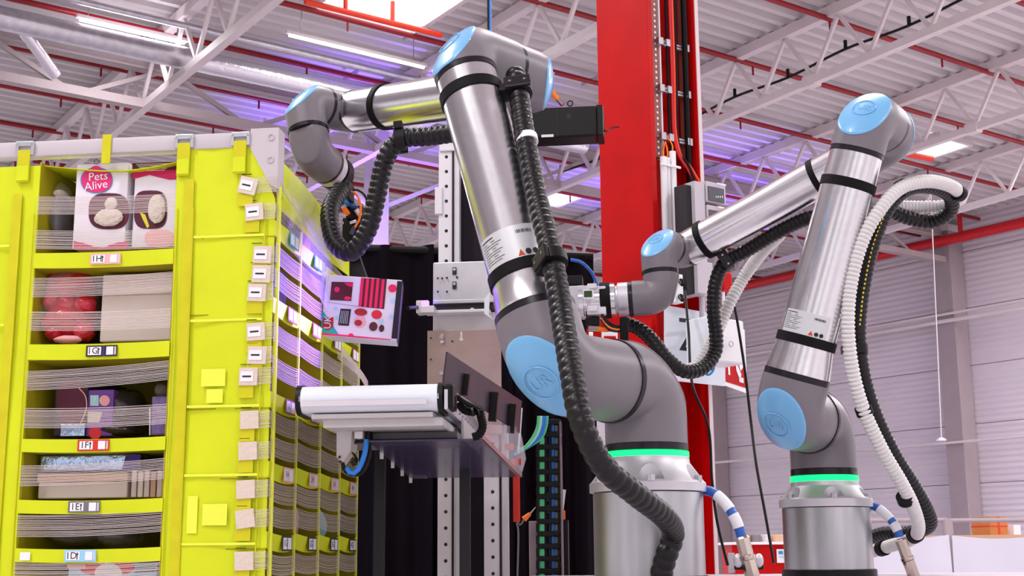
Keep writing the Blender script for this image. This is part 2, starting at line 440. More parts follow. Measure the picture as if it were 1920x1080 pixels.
# sprinkler pipes with heads
hm = B().cyl(V((0, 0, 0)), V((0, 0, -.16)), .018, seg=6).build('x', 'pipe_dark'); hme = hm.data; bpy.data.objects.remove(hm)
for s in (10.9, 12.9, 14.85, 16.9, 18.85, 20.6, 22.3, 24.1, 26, 28, 30):
    e = thing('sprinkler_pipe', 'thin dark red sprinkler pipe under the ribbed roof deck', 'pipe', rf(s, 12, 10.1), 'red sprinkler pipes')
    B().cyl(rf(s, -4, 10.1), rf(s, 27.8, 10.1), .045, seg=10).build('pipe', 'pipe_dark', e, smooth=40)
    t = 3.4+(s*1.7) % 1.5
    while t < 27: link('sprinkler_head', hme, rf(s, t, 9.99), e); t += 2.8
    for t in (4.6+(s*.9) % 1.3, 10.4, 13.2+(s*.7) % 1): bar(B(), rf(s-.28, t, 10.14), rf(s+.28, t, 10.14), .05, .05).build('hanger_bracket', 'galv', e)
for s, t0, t1 in ((15.55, 8.0, 11.2),):
    e = thing('feed_pipe', 'bright red feed pipe with risers crossing below the skylight', 'pipe', rf(s, 9, 9.9))
    B().cyl(rf(16.3, 8.2, 9.9), rf(16.25, 10.5, 9.9), .045, seg=10).build('pipe', 'orange_pipe', e, smooth=40)
    for t in (8.85, 9.65): B().cyl(rf(16.28, t, 9.9), rf(16.28, t, 10.25), .035, seg=8).build('riser', 'orange_pipe', e)
B().cyl(rf(16.2, 21.3, 9.9), rf(16.1, 22.3, 9.9), .06, seg=8).cyl(rf(16.2, 21.35, 9.9), rf(16.2, 21.35, 10.25), .04, seg=8).build('sprinkler_branch', 'orange_pipe')
tag(bpy.data.objects['sprinkler_branch'], 'short bright orange red pipe end below the skylight by the right robot', 'pipe')
# ducts
e = thing('ventilation_duct', 'round galvanised air duct wrapped in foil beside the girder', 'duct', rf(18.3, 6, 9.6))
B().cyl(rf(18.35, -8, 9.55), rf(18.35, 7.4, 9.55), .17, seg=16).build('duct_pipe', 'galv', e, smooth=40)
B().cyl(rf(18.35, 7.4, 9.55), rf(18.35, 15, 9.55), .165, seg=16).build('foil_wrap', 'foil', e, smooth=40)
B().cyl(rf(18.5, 4.9, 9.5), rf(18.9, 5.5, 9.1), .09, seg=12).build('branch', 'foil', e, smooth=40)
e = thing('pipe_run', 'straight galvanised pipe beside the air duct', 'pipe', rf(17.5, 6, 9.9))
B().cyl(rf(18.1, -8, 9.95), rf(18.1, 15, 9.95), .055, seg=10).build('tube', 'galv', e, smooth=40)
# strip lamps: two in view, the rest added to brighten the hall
for i, (s, t) in enumerate(LAMPS):
    hl, hw = (2.5, .07) if not 17 < s < 19 else (.85, .05) if s > 18 else (1.25, .03)
    e = thing('strip_lamp', ('unseen white strip lamp added under the roof deck to brighten the hall' if not 17 < s < 19 else 'strip lamp beside the foil wrapped air duct' if s > 18 else 'strip lamp between the skylight and the air duct'), 'lamp', rf(s, t, 9.8), 'ceiling strip lamps')
    bar(B(), rf(s, t-hl, 9.86), rf(s, t+hl, 9.86), hw*1.5, .05).build('housing', 'steel_white', e)
    bar(B(), rf(s, t-hl+.05, 9.81), rf(s, t+hl-.05, 9.81), hw, .03).build('diffuser', 'lamp', e)
    for d in (-hl*.8, hl*.8): B().cyl(rf(s, t+d, 9.88), rf(s, t+d, 10.3), .01, seg=6).build('hanger', 'galv', e)
# black data cable with clips strung along a truss, and a thin drop cable
pts = [rf(20-i*1.2, 15.75, 9.62-(.06 if i % 2 else 0)) for i in range(12)]
e = cable('truss_cable', pts, .022, 'black', 'black cable with clips strung along a white roof truss', seg=6, step=.2)
for i in range(0, 12): B().cyl(pts[i], pts[i]+UP*.14, .03, seg=6).build('clip', 'black', e)
# far white column standing behind the curtain
e = thing('steel_post', 'white square hall column with roof braces behind the black curtain', 'column', P(704, 560, 24).xy.to_3d())
q = P(704, 500, 24); top = 9.3
B().box(V((q.x, q.y, top/2)), D1*.17, D2*.17, UP*top/2).build('shaft', 'steel_white', e)
for sx in (-1, 1): bar(B(), V((q.x, q.y, 7.8)), V((q.x, q.y, 7.8))+D2*sx*2.2+UP*1.1, .08, .08).build('brace', 'steel_white', e)
# assumed violet uplights on the floor far behind, added unseen to tint the roof
for a, t_ in UPL:
    e = thing('assumed_uplight', 'assumed black floor lamp added unseen to throw violet light onto the roof', 'lamp', V((a.x, a.y, 0)), 'assumed violet uplights')
    B().cyl(V((a.x, a.y, 0)), V((a.x, a.y, 2.5)), .04).build('stand', 'black', e); B().cyl(a-UP*.1, a+UP*.14, .13).build('head', 'black', e); B().cyl(a+UP*.14, a+UP*.16, .11).build('lens', 'violet_lamp', e)
#@@NEAR
# ================================================================== ROBOT ARMS
def elbow(e, name, c, dA, lA, dB, lB, r, cap='robot_cap', cut=.42, mat='robot_grey', rb=.8, seg=48, logo=True, dome=.12, wa=1, wb=1):
    dA, dB = dA.normalized(), dB.normalized(); Rb = r*rb
    bis = (dA+dB).normalized(); half = math.acos(max(-1, min(1, dA.dot(dB))))/2
    tl = Rb/math.tan(half); O = c+bis*(Rb/math.sin(half)); bn = dA.cross(dB).normalized()
    path = [(c+dA*lA, -dA)]
    if lA > tl+.02: path += [(c+dA*(lA+tl)/2, -dA)]
    turn = math.pi-2*half; n = 18
    e0 = (c+dA*tl-O).normalized()
    for i in range(n+1):
        a = turn*i/n
        er = e0*math.cos(a)+(-dA)*math.sin(a)
        tg = (-dA)*math.cos(a)-e0*math.sin(a)
        path.append((O+er*Rb, tg))
    if lB > tl+.02: path += [(c+dB*(lB+tl)/2, dB)]
    path.append((c+dB*lB, dB))
    rings = []
    for q, tg in path:
        N = tg.cross(bn).normalized()
        rings.append([q+(N*math.cos(2*math.pi*j/seg)+bn*math.sin(2*math.pi*j/seg))*r for j in range(seg)])
    b = B().rings(rings)
    bm = bmesh.new(); bv = [bm.verts.new(p) for p in b.v]
    for f in b.f: bm.faces.new([bv[i] for i in f])
    bmesh.ops.recalc_face_normals(bm, faces=bm.faces)
    pn = -(dA*wa+dB*wb).normalized(); pc = pn*(max(p.dot(pn) for p in b.v)-r*(1-cut))
    loop = []
    if cap:
        res = bmesh.ops.bisect_plane(bm, geom=bm.verts[:]+bm.edges[:]+bm.faces[:], plane_co=pc, plane_no=pn, clear_outer=True, dist=1e-6)
        ed = [g for g in res['geom_cut'] if isinstance(g, bmesh.types.BMEdge)]
        adj = {}
        for g in ed:
            for p, q in ((g.verts[0], g.verts[1]), (g.verts[1], g.verts[0])): adj.setdefault(p, []).append(q)
        st = next(iter(adj)); cur, prev = st, None
        while True:
            loop.append(cur.co.copy())
            nx = [x for x in adj[cur] if x is not prev]
            prev, cur = cur, nx[0]
            if cur is st or len(loop) > 400: break
    bm.verts.index_update()
    hb = B().add([x.co.copy() for x in bm.verts], [[x.index for x in f.verts] for f in bm.faces]); bm.free()
    ho = hb.build(name, mat, e, smooth=55)
    if cap:
        m = V((0, 0, 0))
        for p in loop: m += p
        m /= len(loop); rs = []
        for sc, hh in ((1.0, -.012), (1.012, .02), (.99, .06), (.93, .1)): rs.append([m+(p-m)*sc+pn*(hh*r*.9) for p in loop])
        for k in range(1, 7):
            sc = .93*(1-k/6.6); rs.append([m+(p-m)*sc+pn*(.09*r+dome*r*(1-sc*sc/.87)) for p in loop])
        co = B().rings(rs).build('joint_cap', cap, e, smooth=50, fix=True)
        if logo:
            t0 = m+pn*(.09*r+dome*r*.92); lb = B().torus(t0, pn, r*.42, r*.018, 36, 6)
            x = bn if bn.x > 0 else -bn
            y = pn.cross(x)
            text(lb, 'UR', t0+pn*r*.03, x, y, r*.42); lb.build('embossed_emblem', cap, co, smooth=40)
    return ho
def ringpart(e, c, d, w, r, mat='ring', name='seal_ring', glint=True):
    d = d.normalized()
    return B().lathe(c-d*w/2, d, [(0, r*.96), (.001, r*1.012), (w-.001, r*1.012), (w, r*.96)], 48).build(name, mat, e, smooth=40)
def tube_part(e, name, pts, mat, seg=56):
    d = (pts[-1][0]-pts[0][0]).normalized()
    return B().lathe(pts[0][0], d, [((p-pts[0][0]).dot(d), r) for p, r in pts], seg).build(name, mat, e, smooth=40)
def base_part(e, X, Y, zs, r):
    # zs: pedestal top, flange top, cone top
    c = V((X, Y, 0))
    b = B().lathe(c, UP, [(zs[0], .9*r[0]), (zs[0]+.0005, r[0]), (zs[1]-.002, r[0]), (zs[1], r[0]*.99), (zs[1]+.002, r[1]), (zs[2]-.012, r[2]*1.02), (zs[2], r[2])], 64)
    o = b.build('base_casting', 'alu_matt', e, smooth=30, fix=True)
    cut = B()
    for k in range(6):
        a = math.radians(k*60-92); q = c+V((math.cos(a), math.sin(a), 0))*(r[1]*1.02)
        cut.lathe(q+UP*(zs[1]+.003), UP, [(0, r[1]*.235), (.2, r[1]*.2)], 20)
    co = cut.build('tmp', 'alu_matt', None, fix=True)
    m = o.modifiers.new('b', 'BOOLEAN'); m.object = co; m.operation = 'DIFFERENCE'; m.solver = 'EXACT'
    bpy.context.view_layer.update(); dg = bpy.context.evaluated_depsgraph_get()
    me = bpy.data.meshes.new_from_object(o.evaluated_get(dg)); o.modifiers.clear(); o.data = me
    me.shade_smooth(); me.set_sharp_from_angle(angle=math.radians(30))
    bpy.data.objects.remove(co)
    for k in range(6):
        a = math.radians(k*60-92); q = c+V((math.cos(a), math.sin(a), 0))*(r[1]*.98)
        B().cyl(q+UP*(zs[1]-.001), q+UP*(zs[1]+.012), .009, seg=6).build('bolt', 'alu_raw', o)
def strap(e, c, d, r, w=.026, tab=None):
    o = B().lathe(c-d*w/2, d, [(0, r), (.001, r+.0025), (w-.001, r+.0025), (w, r)], 48).build('cable_strap', 'black_soft', e, smooth=40)
    if tab: B().box(tab, d*w*.6, perp(d)[0]*.02, perp(d)[1]*.02, .004).build('strap_buckle', 'black', o)
    return o
def decal(e, p0, p1, f0, f1, r, a0, a1, face):
    # printed label wrapped round the arm: f along the axis p0-p1, angles from the camera facing side
    d = (p1-p0).normalized(); L = (p1-p0).length; x = (face-d*face.dot(d)).normalized(); y = d.cross(x)
    def pt(a, f, rr=r+.0012): return p0+d*(f*L)+(x*math.cos(a)+y*math.sin(a))*rr
    o = B().grid(lambda u, v: pt(a0+(a1-a0)*u, f0+(f1-f0)*v), 14, 2).build('rating_label', 'decal', e, smooth=60)
    ik = B(); df = (f1-f0)
    def patch(ua, ub, va, vb): ik.grid(lambda u, v: pt(a0+(a1-a0)*(ua+(ub-ua)*u), f0+df*(va+(vb-va)*v), r+.002), 4, 1)
    for k in range(9):
        patch(.04, .04+.12+.06*((k*7) % 3), .78-k*.075, .795-k*.075); patch(.24, .24+.08+.05*((k*5) % 3), .78-k*.075, .795-k*.075)
    patch(.04, .3, .87, .90)
    for k in range(11): patch(.66+k*.022, .66+k*.022+(.014 if k % 3 else .008), .74, .84)
    ik.build('label_print', 'ink', o)
    sy = B()
    for k in (1, 2):
        cu = .66+.11*k; sy.add([pt(a0+(a1-a0)*(cu+.045*math.cos(q*math.pi/6)), f0+df*(.16+.09*math.sin(q*math.pi/6)), r+.002) for q in range(12)], [list(range(12))])
    sy.build('label_symbol', 'ink', o)
    tr = B(); tr.add([pt(a0+(a1-a0)*q, f0+df*w, r+.002) for q, w in ((.61, .07), (.71, .07), (.66, .26))], [[0, 1, 2]]); tr.build('warning_triangle', 'tape', o)
def robot(cfg):
    a = math.radians(cfg['az']); h = V((math.sin(a), math.cos(a), 0))
    Yb = cfg['Y']; S0 = P(*cfg['S0'], Yb); k = cfg['k']
    zt, ub = {}, cfg['S0'][0]
    for n, v in cfg['zpx'].items(): zt[n] = zat(ub, v, Yb)
    e = thing('robot_arm', cfg['label'], 'robot arm', V((S0.x, S0.y, zt['ped'])), 'six axis robot arms')
    base_part(e, S0.x, S0.y, (zt['ped'], zt['flange'], zt['cone']), (.123*k, .119*k, .089*k))
    c0 = V((S0.x, S0.y, 0))
    B().lathe(c0, UP, [(zt['cone'], .086*k), (zt['cone']+.001, .0895*k), (zt['green']-.001, .0895*k), (zt['green'], .086*k)], 64).build('light_ring', 'green', e, smooth=40)
    B().lathe(c0, UP, [(zt['green'], .087*k), (zt['green']+.001, .0885*k), (zt['black']-.001, .0885*k), (zt['black'], .085*k)], 64).build('base_seal', 'ring', e, smooth=40)
    S1 = S0-h*cfg['off']; E1 = hit(*cfg['E1'], S1, h); E2 = E1+h*cfg['eoff']; W = hit(*cfg['W'], E2, h)
    ua = (E1-S1).normalized(); fa = (W-E2).normalized()
    rs = .0875*k
    l1 = cfg['off']*.36
    elbow(e, 'base_housing', S0, -UP, S0.z-zt['black'], -h, l1, rs, cap='robot_grey', logo=False)
    ringpart(e, S0-h*(l1+.006), h, .014, rs)
    pr = along(S1, E1, cfg['ring_lo'], 1)
    elbow(e, 'shoulder_housing', S1, h, cfg['off']-l1-.012, ua, (pr-S1).length, rs*.98, cut=.6, dome=.26, wa=1, wb=.85)
    ringpart(e, pr+ua*.008, ua, .018, rs*.955)
    pts = [(pr+ua*.017, rs*.95)]+[(along(S1, E1, v, 1), r*k) for v, r in cfg['upper']]
    tube_part(e, 'upper_arm_tube', pts, 'alu')
    pt = pts[-1][0]; re = pts[-1][1]
    ringpart(e, pt+ua*.007, ua, .014, re*1.01)
    l2 = cfg['eoff']*.52
    elbow(e, 'elbow_housing', E1, -ua, (E1-pt).length-.014, h, l2, re*1.04, cut=.5, dome=.2, wa=.8, wb=1)
    ringpart(e, E1+h*(l2+.006), h, .013, re*1.02)
    rf_ = cfg['rf']
    elbow(e, 'elbow_joint', E2, -h, cfg['eoff']-l2-.012, fa, .12, re*1.0, cut=.45, dome=.2)
    fe = along(E2, W, cfg['fend'], 0)
    tube_part(e, 'forearm_tube', [(E2+fa*.12, rf_*1.15), (E2+fa*.17, rf_*1.05), (E2+fa*.4, rf_), (fe, rf_*.97)], 'alu')
    ringpart(e, fe+fa*.005, fa, .011, rf_*.975)
    rw = cfg['rw']; l3 = cfg['woff']*.48
    Vp = W-h*cfg['woff']
    elbow(e, 'wrist_housing', W, -fa, (W-fe).length-.01, -h, l3, rw, cap='robot_grey', logo=False)
    ringpart(e, W-h*(l3+.005), h, .011, rw)
    T = hit(*cfg['T'], Vp, h); da = (T-Vp).normalized(); wr = along(Vp, T, cfg['wring'], 1)
    elbow(e, 'wrist_joint', Vp, h, cfg['woff']-l3-.01, da, (wr-Vp).length, rw, cut=.42, dome=.2)
    ringpart(e, wr+da*.006, da, .012, rw)
    ta = cfg['tool'].normalized(); ta = (ta-da*ta.dot(da)).normalized()
    elbow(e, 'tool_joint', T, -da, (T-wr).length-.012, ta, cfg['tl'], rw*.98, cap='robot_grey', cut=cfg['tcut'], logo=False, dome=.02, wa=.3, wb=1)
    q = T+ta*(cfg['tl']+.006); flg = q+ta*.046
    ringpart(e, q, ta, .012, rw*.97)
    B().lathe(q+ta*.006, ta, [(0, rw*.9), (.001, rw*.93), (.03, rw*.93), (.031, rw*.8), (.04, rw*.78)], 40).build('tool_flange', 'alu_matt', e, smooth=40)
    for v, tb in cfg['straps']:
        q = along(S1, E1, v, 1); rr = next((r0+(r1-r0)*(v-v0)/(v1-v0) for (v0, r0), (v1, r1) in zip(cfg['upper'], cfg['upper'][1:]) if v1 <= v <= v0), .07)*k
        strap(e, q, ua, rr+.001)
    for u in cfg['fstraps']:
        q = along(E2, W, u, 0); strap(e, q, fa, rf_+.001, .02)
    v0, v1, a0, a1 = cfg['decal']; L = (E1-S1).length
    f0 = (along(S1, E1, v0, 1)-S1).length/L; f1 = (along(S1, E1, v1, 1)-S1).length/L
    decal(e, S1, E1, f0, f1, cfg['drad']*k, a0, a1, CAM-S1)
    return dict(e=e, S0=S0, S1=S1, E1=E1, E2=E2, W=W, V=Vp, T=T, ta=ta, da=da, ua=ua, fa=fa, h=h, flange=flg, zt=zt, k=k)
RL = robot(dict(az=43, Y=2.85, S0=(1209, 723), k=1.0, off=.30, eoff=.275, woff=.14, E1=(861, 99), W=(645, 212), T=(584, 288),
    label='large grey and silver robot arm holding a gripper beside the yellow storage pod',
    zpx=dict(ped=924, flange=906, cone=859, green=848, black=834), ring_lo=598,
    upper=[(575, .079), (540, .0725), (300, .0685), (170, .0675), (150, .0675)], fend=668, rf=.059, rw=.054, wring=244,
    tool=V((.30, .95, 0)), tl=.075, tcut=.62, straps=[(182, 0), (520, 0)], fstraps=[724], decal=(512, 452, -1.15, .75), drad=.0722))
RR = robot(dict(az=35, Y=3.73, S0=(1540, 793), k=1.03, off=.24, eoff=.22, woff=.14, E1=(1625, 217), W=(1276, 474), T=(1241, 556),
    label='smaller grey and silver robot arm with a white hose in front of the pale wall',
    zpx=dict(ped=952, flange=936, cone=904, green=893, black=880), ring_lo=712,
    upper=[(690, .082), (650, .074), (450, .07), (310, .067), (292, .067)], fend=1292, rf=.056, rw=.053, wring=508,
    tool=V((-1, .12, 0)), tl=.085, tcut=.8, straps=[(348, 0), (640, 0)], fstraps=[1322, 1535], decal=(632, 590, -1.05, .65), drad=.0735))
#@@CELL
# ================================================================== CELL HELPERS
def mpx(u, v, Y): return Y/ray(u, v).y/FPX          # metres per picture pixel at a distance
PA = P(508, 640, 3.0); pr_ = math.radians(6.5)
LX = V((-math.cos(pr_), math.sin(pr_), 0)); DP = V((math.sin(pr_), math.cos(pr_), 0)); CX = -LX
def pf(a, d, z): return V((PA.x, PA.y, 0))+LX*a+DP*d+UP*z
def pp(u, v):
    x = hit(u, v, PA, DP); return (x-PA).dot(LX), x.z
def ps(u, v):
    x = hit(u, v, PA, LX); return (x-PA).dot(DP), x.z
def bpx(b, u0, v0, u1, v1, Y, dep, bev=0, cx=CX, cy=DP):
    u, v = (u0+u1)/2, (v0+v1)/2; m = mpx(u, v, Y); c = P(u, v, Y)
    return b.box(c+cy*dep/2, cx*((u1-u0)/2*m), cy*dep/2, UP*((v1-v0)/2*m), bev)
def quad_px(b, pts, ext): return b.prism([P(*p) for p in pts], ext)
# ================================================================== PEDESTALS AND MACHINE BASE
TOPZ = 1.435
for R_, lab, Y in ((RL, 'shiny aluminium drum pedestal under the large robot arm', 2.85), (RR, 'shiny aluminium drum pedestal under the smaller robot arm', 3.73)):
    c = V((R_['S0'].x, R_['S0'].y, 0)); zt = R_['zt']['ped']; k = R_['k']
    e = thing('pedestal', lab, 'pedestal', c+UP*TOPZ, 'robot pedestals')
    B().lathe(c, UP, [(TOPZ+.02, .116*k), (zt-.002, .116*k), (zt-.0005, .114*k)], 64).build('drum', 'alu_raw', e, smooth=40)
    B().lathe(c, UP, [(TOPZ+.0005, .124*k), (TOPZ+.018, .124*k), (TOPZ+.02, .118*k)], 64).build('foot_ring', 'black', e, smooth=40)
e = thing('machine_base', 'long pale grey machine cabinet carrying both robot pedestals', 'cabinet', V((1.2, 3.4, 0)))
x0, x1, y0, y1 = .06, 2.6, 2.45, 4.25
B().abox(x0, x1, y0, y1, 0.02, TOPZ-.03).build('body', 'cabinet', e)
B().abox(x0-.01, x1+.01, y0-.01, y1+.01, TOPZ-.03, TOPZ, .006).build('top_plate', 'cabinet', e)
for i in range(4): B().abox(x0+.03+i*.62, x0+.62+i*.62, y0-.012, y0, .1, TOPZ-.08, .004).build('door', 'alu_white', e)
# ================================================================== YELLOW STORAGE POD
pod = thing('storage_pod', 'bright yellow fabric storage pod with labelled bins and elastic bands', 'storage pod', pf(.4, .45, 0))
ZB = 1.15
def cloth(name, pts_fn, mat='yellow', nu=14, nv=20, amp=.004, th=None, parent=pod):
    ph = [random.random()*6 for _ in range(3)]
    def fn(u, v):
        p, n = pts_fn(u, v); return p+n*(amp*(math.sin(u*7+v*5+ph[0])+math.sin(v*11-u*3+ph[1]))*.5)
    return B().grid(fn, nu, nv, th).build(name, mat, parent, smooth=60)
aR, aL, aEnd, ZT = .238, .578, .95, 2.43
# right front flap (upper corner cut off), left front flap
def rflap(u, v):
    z = ZB+(2.445-ZB)*v; amax = aR
    amin = 0 if z < 2.33 else (z-2.33)/(2.445-2.33)*.06
    return pf(amin+(amax-amin)*u, 0, z), -DP
cloth('front_flap', rflap, th=DP*.004)
cloth('front_flap', lambda u, v: (pf(aL+(aEnd-aL)*u, 0, ZB+(2.42-ZB)*v), -DP), th=DP*.004)
# bin side walls, back wall
for a in (aR, aL): cloth('bin_wall', lambda u, v: (pf(a, .005+.42*u, ZB+(2.43-ZB)*v), LX), 'yellow_shade', amp=.002, th=LX*.004)
cloth('bin_back', lambda u, v: (pf(aR+(aL-aR)*u, .42, ZB+(2.45-ZB)*v), DP), 'yellow_shade', amp=.003, th=DP*.004)
FL = [2.187, 1.97, 1.754, 1.616, 1.508, 1.33]
SLZ = [2.243, 2.062, 1.845, 1.688, 1.533, 1.36]
def lip(pfun, z, h, sag, out, mat='yellow'):
    def fn(u, v):
        w = 4*u*(1-u); p, n = pfun(u); return p+UP*(z-h/2+h*v-sag*w)+n*(out*w*(.5+v))
    p, n = pfun(.5)
    return B().grid(fn, 10, 3, n*-.004).build('shelf_lip', mat, pod, smooth=60)
for i, z in enumerate(FL):
    h = .036 if i < 2 else .03
    lip(lambda u: (pf(aL+(aR-aL)*u, -.004, 0), -DP), z, h, .004, .004)
    cloth('shelf', lambda u, v: (pf(aR+(aL-aR)*u, .42*v, z-h*.5-.001), UP), 'yellow_shade', 6, 6, .002, th=UP*.004)
# labels on the front lips
LAB = [('1H', 'pink', 185, None), ('1G', 'lab_dark', 187, 'navy'), ('1F', 'lab_red', 181, None), ('1E', 'lab_grey', 170, None), ('1D', 'lab_blue', 168, None)]
def label_plate(nm, mat, c, x, y, w, h, n, extra=None, t=''):
    o = B().box(c, x*w/2, y*h/2, n*.0008, .0006).build('bin_label', mat, pod)
    f = c+n*.0014
    B().box(f-x*w*.22, x*w*.21, y*h*.36, n*.0005).build('label_field', 'paper', o)
    B().box(f+x*w*.27, x*w*.11, y*h*.36, n*.0005).build('label_field', 'paper', o)
    if extra: B().box(f+x*w*.07, x*w*.035, y*h*.46, n*.0005).build('label_stripe', extra, o)
    tb = B(); text(tb, nm, f-x*w*.27+n*.0009, x, y, h*.82)
    cc = f-x*w*.085+n*.0009
    tb.add([cc+x*a*h+y*b*h for a, b in ((0, .32), (-.12, .1), (-.04, .1), (-.04, -.3), (.04, -.3), (.04, .1), (.12, .1))], [list(range(7))])
    tb.build('label_text', 'ink', o)
    for k in range(3): B().box(f+x*w*(.42+.02*k), x*w*.005, y*h*.36, n*.0005).build('label_bar', 'paper', o)
for (nm, mt, u, ex), z in zip(LAB, FL):
    a, _ = pp(u+5, 700); label_plate(nm, mt, pf(a, -.011, z-.003), CX, UP, .075, .026, -DP, ex)
a, _ = pp(51, 1040); B().box(pf(a, -.010, 1.505), CX*.012, UP*.009, DP*.0006).build('size_sticker', 'paper', pod)
# elastic bands
def band(pfun, zl, zr, h, n, sag=.004, mat='elastic'):
    b = B()
    for k in range(n):
        o = (k/(n-1)-.5)*h; jit = random.uniform(-.0006, .0006)
        def pt(u): 
            w = 4*u*(1-u); p, nn = pfun(u); return p+UP*(zl+(zr-zl)*u+o+jit-sag*w)+nn*(.003*w)
        seg = 6; q = .0006
        vs = []; fs = []
        for i in range(seg+1):
            p = pt(i/seg); _, nn = pfun(i/seg); vs += [p-UP*q, p+nn*q*.7, p+UP*q, p-nn*q*.7]
        for i in range(seg):
            for j in range(4): fs.append((i*4+j, i*4+(j+1) % 4, i*4+4+(j+1) % 4, i*4+4+j))
        b.add(vs, fs)
    o = b.build('elastic_band', mat, pod); return o
FB = [(386, 380, 34), (450, 448, 36), (540, 528, 36), (602, 596, 36), (714, 694, 36), (784, 776, 36), (892, 878, 38), (986, 976, 38), (1072, 1064, 36)]
for vl, vr, hp in FB:
    zl = pp(60, vl)[1]; zr = pp(320, vr)[1]
    band(lambda u: (pf(aL+(aR-aL)*u, -.003, 0), -DP), zl, zr, hp*.0012, 14)
# velcro strips, seam lines, printed patches
def fpatch(name, u0, v0, u1, v1, mat, off=.006, th=.001):
    a0, z1 = pp(u0, v0); a1, z0 = pp(u1, v1)
    am, zm = pp((u0+u1)/2, (v0+v1)/2); w = mpx((u0+u1)/2, (v0+v1)/2, 3.0)
    return B().box(pf(am, -off, zm), CX*(u1-u0)/2*w, UP*(v1-v0)/2*w, DP*th).build(name, mat, pod)
for a, w, z0, z1 in ((.205, .011, ZB, 2.37), (.627, .011, ZB, 2.35)):
    B().box(pf(a, -.0055, (z0+z1)/2), LX*w, DP*.0012, UP*(z1-z0)/2).build('velcro_strip', 'yellow_deep', pod)
for a in (.232, .193, .584, .02): B().box(pf(a, -.005, (ZB+2.3)/2), LX*.0012, DP*.0012, UP*(2.3-ZB)/2).build('seam', 'yellow_deep', pod)
for v in (444, 601, 762, 891, 1020):
    z = pp(410, v)[1]; B().box(pf(.105, -.0052, z), LX*.085, DP*.001, UP*.0028).build('seam', 'yellow_lt', pod)
for v in (462, 610, 776, 905, 1025):
    z = pp(10, v)[1]; B().box(pf(.79, -.0052, z), LX*.15, DP*.001, UP*.0028).build('seam', 'yellow_lt', pod)
for q in ((378, 692, 425, 725), (388, 730, 420, 756), (380, 945, 428, 985), (352, 930, 372, 1000)): fpatch('faded_patch', *q, 'yellow_lt', .0058, .0004)
# tabs of the side elastics folded onto the front flap
TABS = [(467, 350, 14, 1), (479, 399, -5, 1), (494, 479, 3, 1), (492, 515, 3, 1), (484, 550, 3, 1), (482, 623, -3, 1), (484, 667, 2, 1), (468, 707, 1, 1),
        (470, 788, -2, 0), (467, 846, -2, 0), (463, 918, -3, 0), (462, 973, -8, 0), (460, 1052, -2, 0)]
for u, v, rot, tick in TABS:
    a, z = pp(u, v); r = math.radians(-rot); x = CX*math.cos(r)+UP*math.sin(r); y = UP*math.cos(r)-CX*math.sin(r); m = .0012
    o = B().box(pf(a, -.009, z), x*18*m, y*17*m, DP*.0018, .001).build('elastic_tab', 'elastic_tab', pod)
    if tick:
        B().box(pf(a, -.0115, z)-x*.003, x*12.5*m, y*9.5*m, DP*.0006).build('ticket', 'paper', o)
        B().box(pf(a, -.0123, z)-x*.003, x*8.5*m, y*1.6*m, DP*.0003).build('ticket_print', 'ink', o)
    band(lambda q: (pf(a-.018+(-.006-(a-.018))*q, -.006, 0), -DP), z, z+.002, .036, 12, 0)
    B().box(pf(a*.75+.02, -.0062, z+.028), LX*.012, DP*.0008, UP*.0008).build('stitch', 'ink', pod)
    B().box(pf(a+.006, -.0062, z-.034), LX*.018, DP*.0008, UP*.014).build('velcro_strip', 'yellow_deep', pod)
# top rails, corner block, buckles and straps
rail = B().box(pf(.475, .016, 2.463), LX*.475, DP*.018, UP*.019, .004).build('top_rail', 'plastic_grey', pod, smooth=30)
B().box(pf(.10, .48, 2.44), LX*.018, DP*.42, UP*.03, .004).build('top_rail', 'plastic_grey', pod, smooth=30)
cb = B().prism([pf(-.006, -.004, 2.488), pf(.062, -.004, 2.488), pf(.062, -.004, 2.44), pf(.012, -.004, 2.35), pf(-.006, -.004, 2.34)], DP*.05).build('corner_block', 'plastic_grey', pod)
for z in (2.465, 2.41): B().torus(pf(.012, -.005, z), DP, .007, .0018, 20, 6).build('bolt', 'plastic_grey', cb, smooth=40)
B().cyl(pf(-.004, .02, 2.35), pf(-.004, .02, ZB), .006, seg=10).build('corner_piping', 'yellow_lt', pod, smooth=40)
for u, v, bk in ((50, 272, 1), (348, 262, 1), (453, 252, 1), (202, 268, 0)):
    a, z = pp(u, v); z = 2.463
    if bk:
        o = B()
        for dx, dz, hx, hz in ((0, .011, .022, .006), (-.019, -.002, .004, .014), (.019, -.002, .004, .014)): o.box(pf(a+dx, -.006, z+dz), LX*hx, DP*.004, UP*hz, .001)
        o.build('buckle', 'steel_buckle', pod)
        st = B().box(pf(a, -.009, z-.045), LX*.0155, DP*.002, UP*.04, .001).build('strap', 'yellow_deep', pod)
        B().box(pf(a, -.0118, z-.063), LX*.0145, DP*.0008, UP*.018).build('stitched_patch', 'yellow', st)
    else:
        B().box(pf(a, -.005, z-.01), LX*.011, DP*.002, UP*.036, .001).build('strap', 'yellow_deep', pod)
for a, d in ((.16, .35), (.53, .5)): B().ell(pf(a, d, 2.49), LX*.018, DP*.02, UP*.018, 12, 8, .1).build('fabric_knot', 'yellow', pod, smooth=60)
# drooping top cloth behind the opening and over the side
cloth('top_cloth', lambda u, v: (pf(aR-.02+(aL-aR+.04)*u, .02+.4*v, 2.425+.03*v-.02*math.sin(u*math.pi)*(1-v)), UP), 'yellow', 12, 8, .004, th=UP*.002)
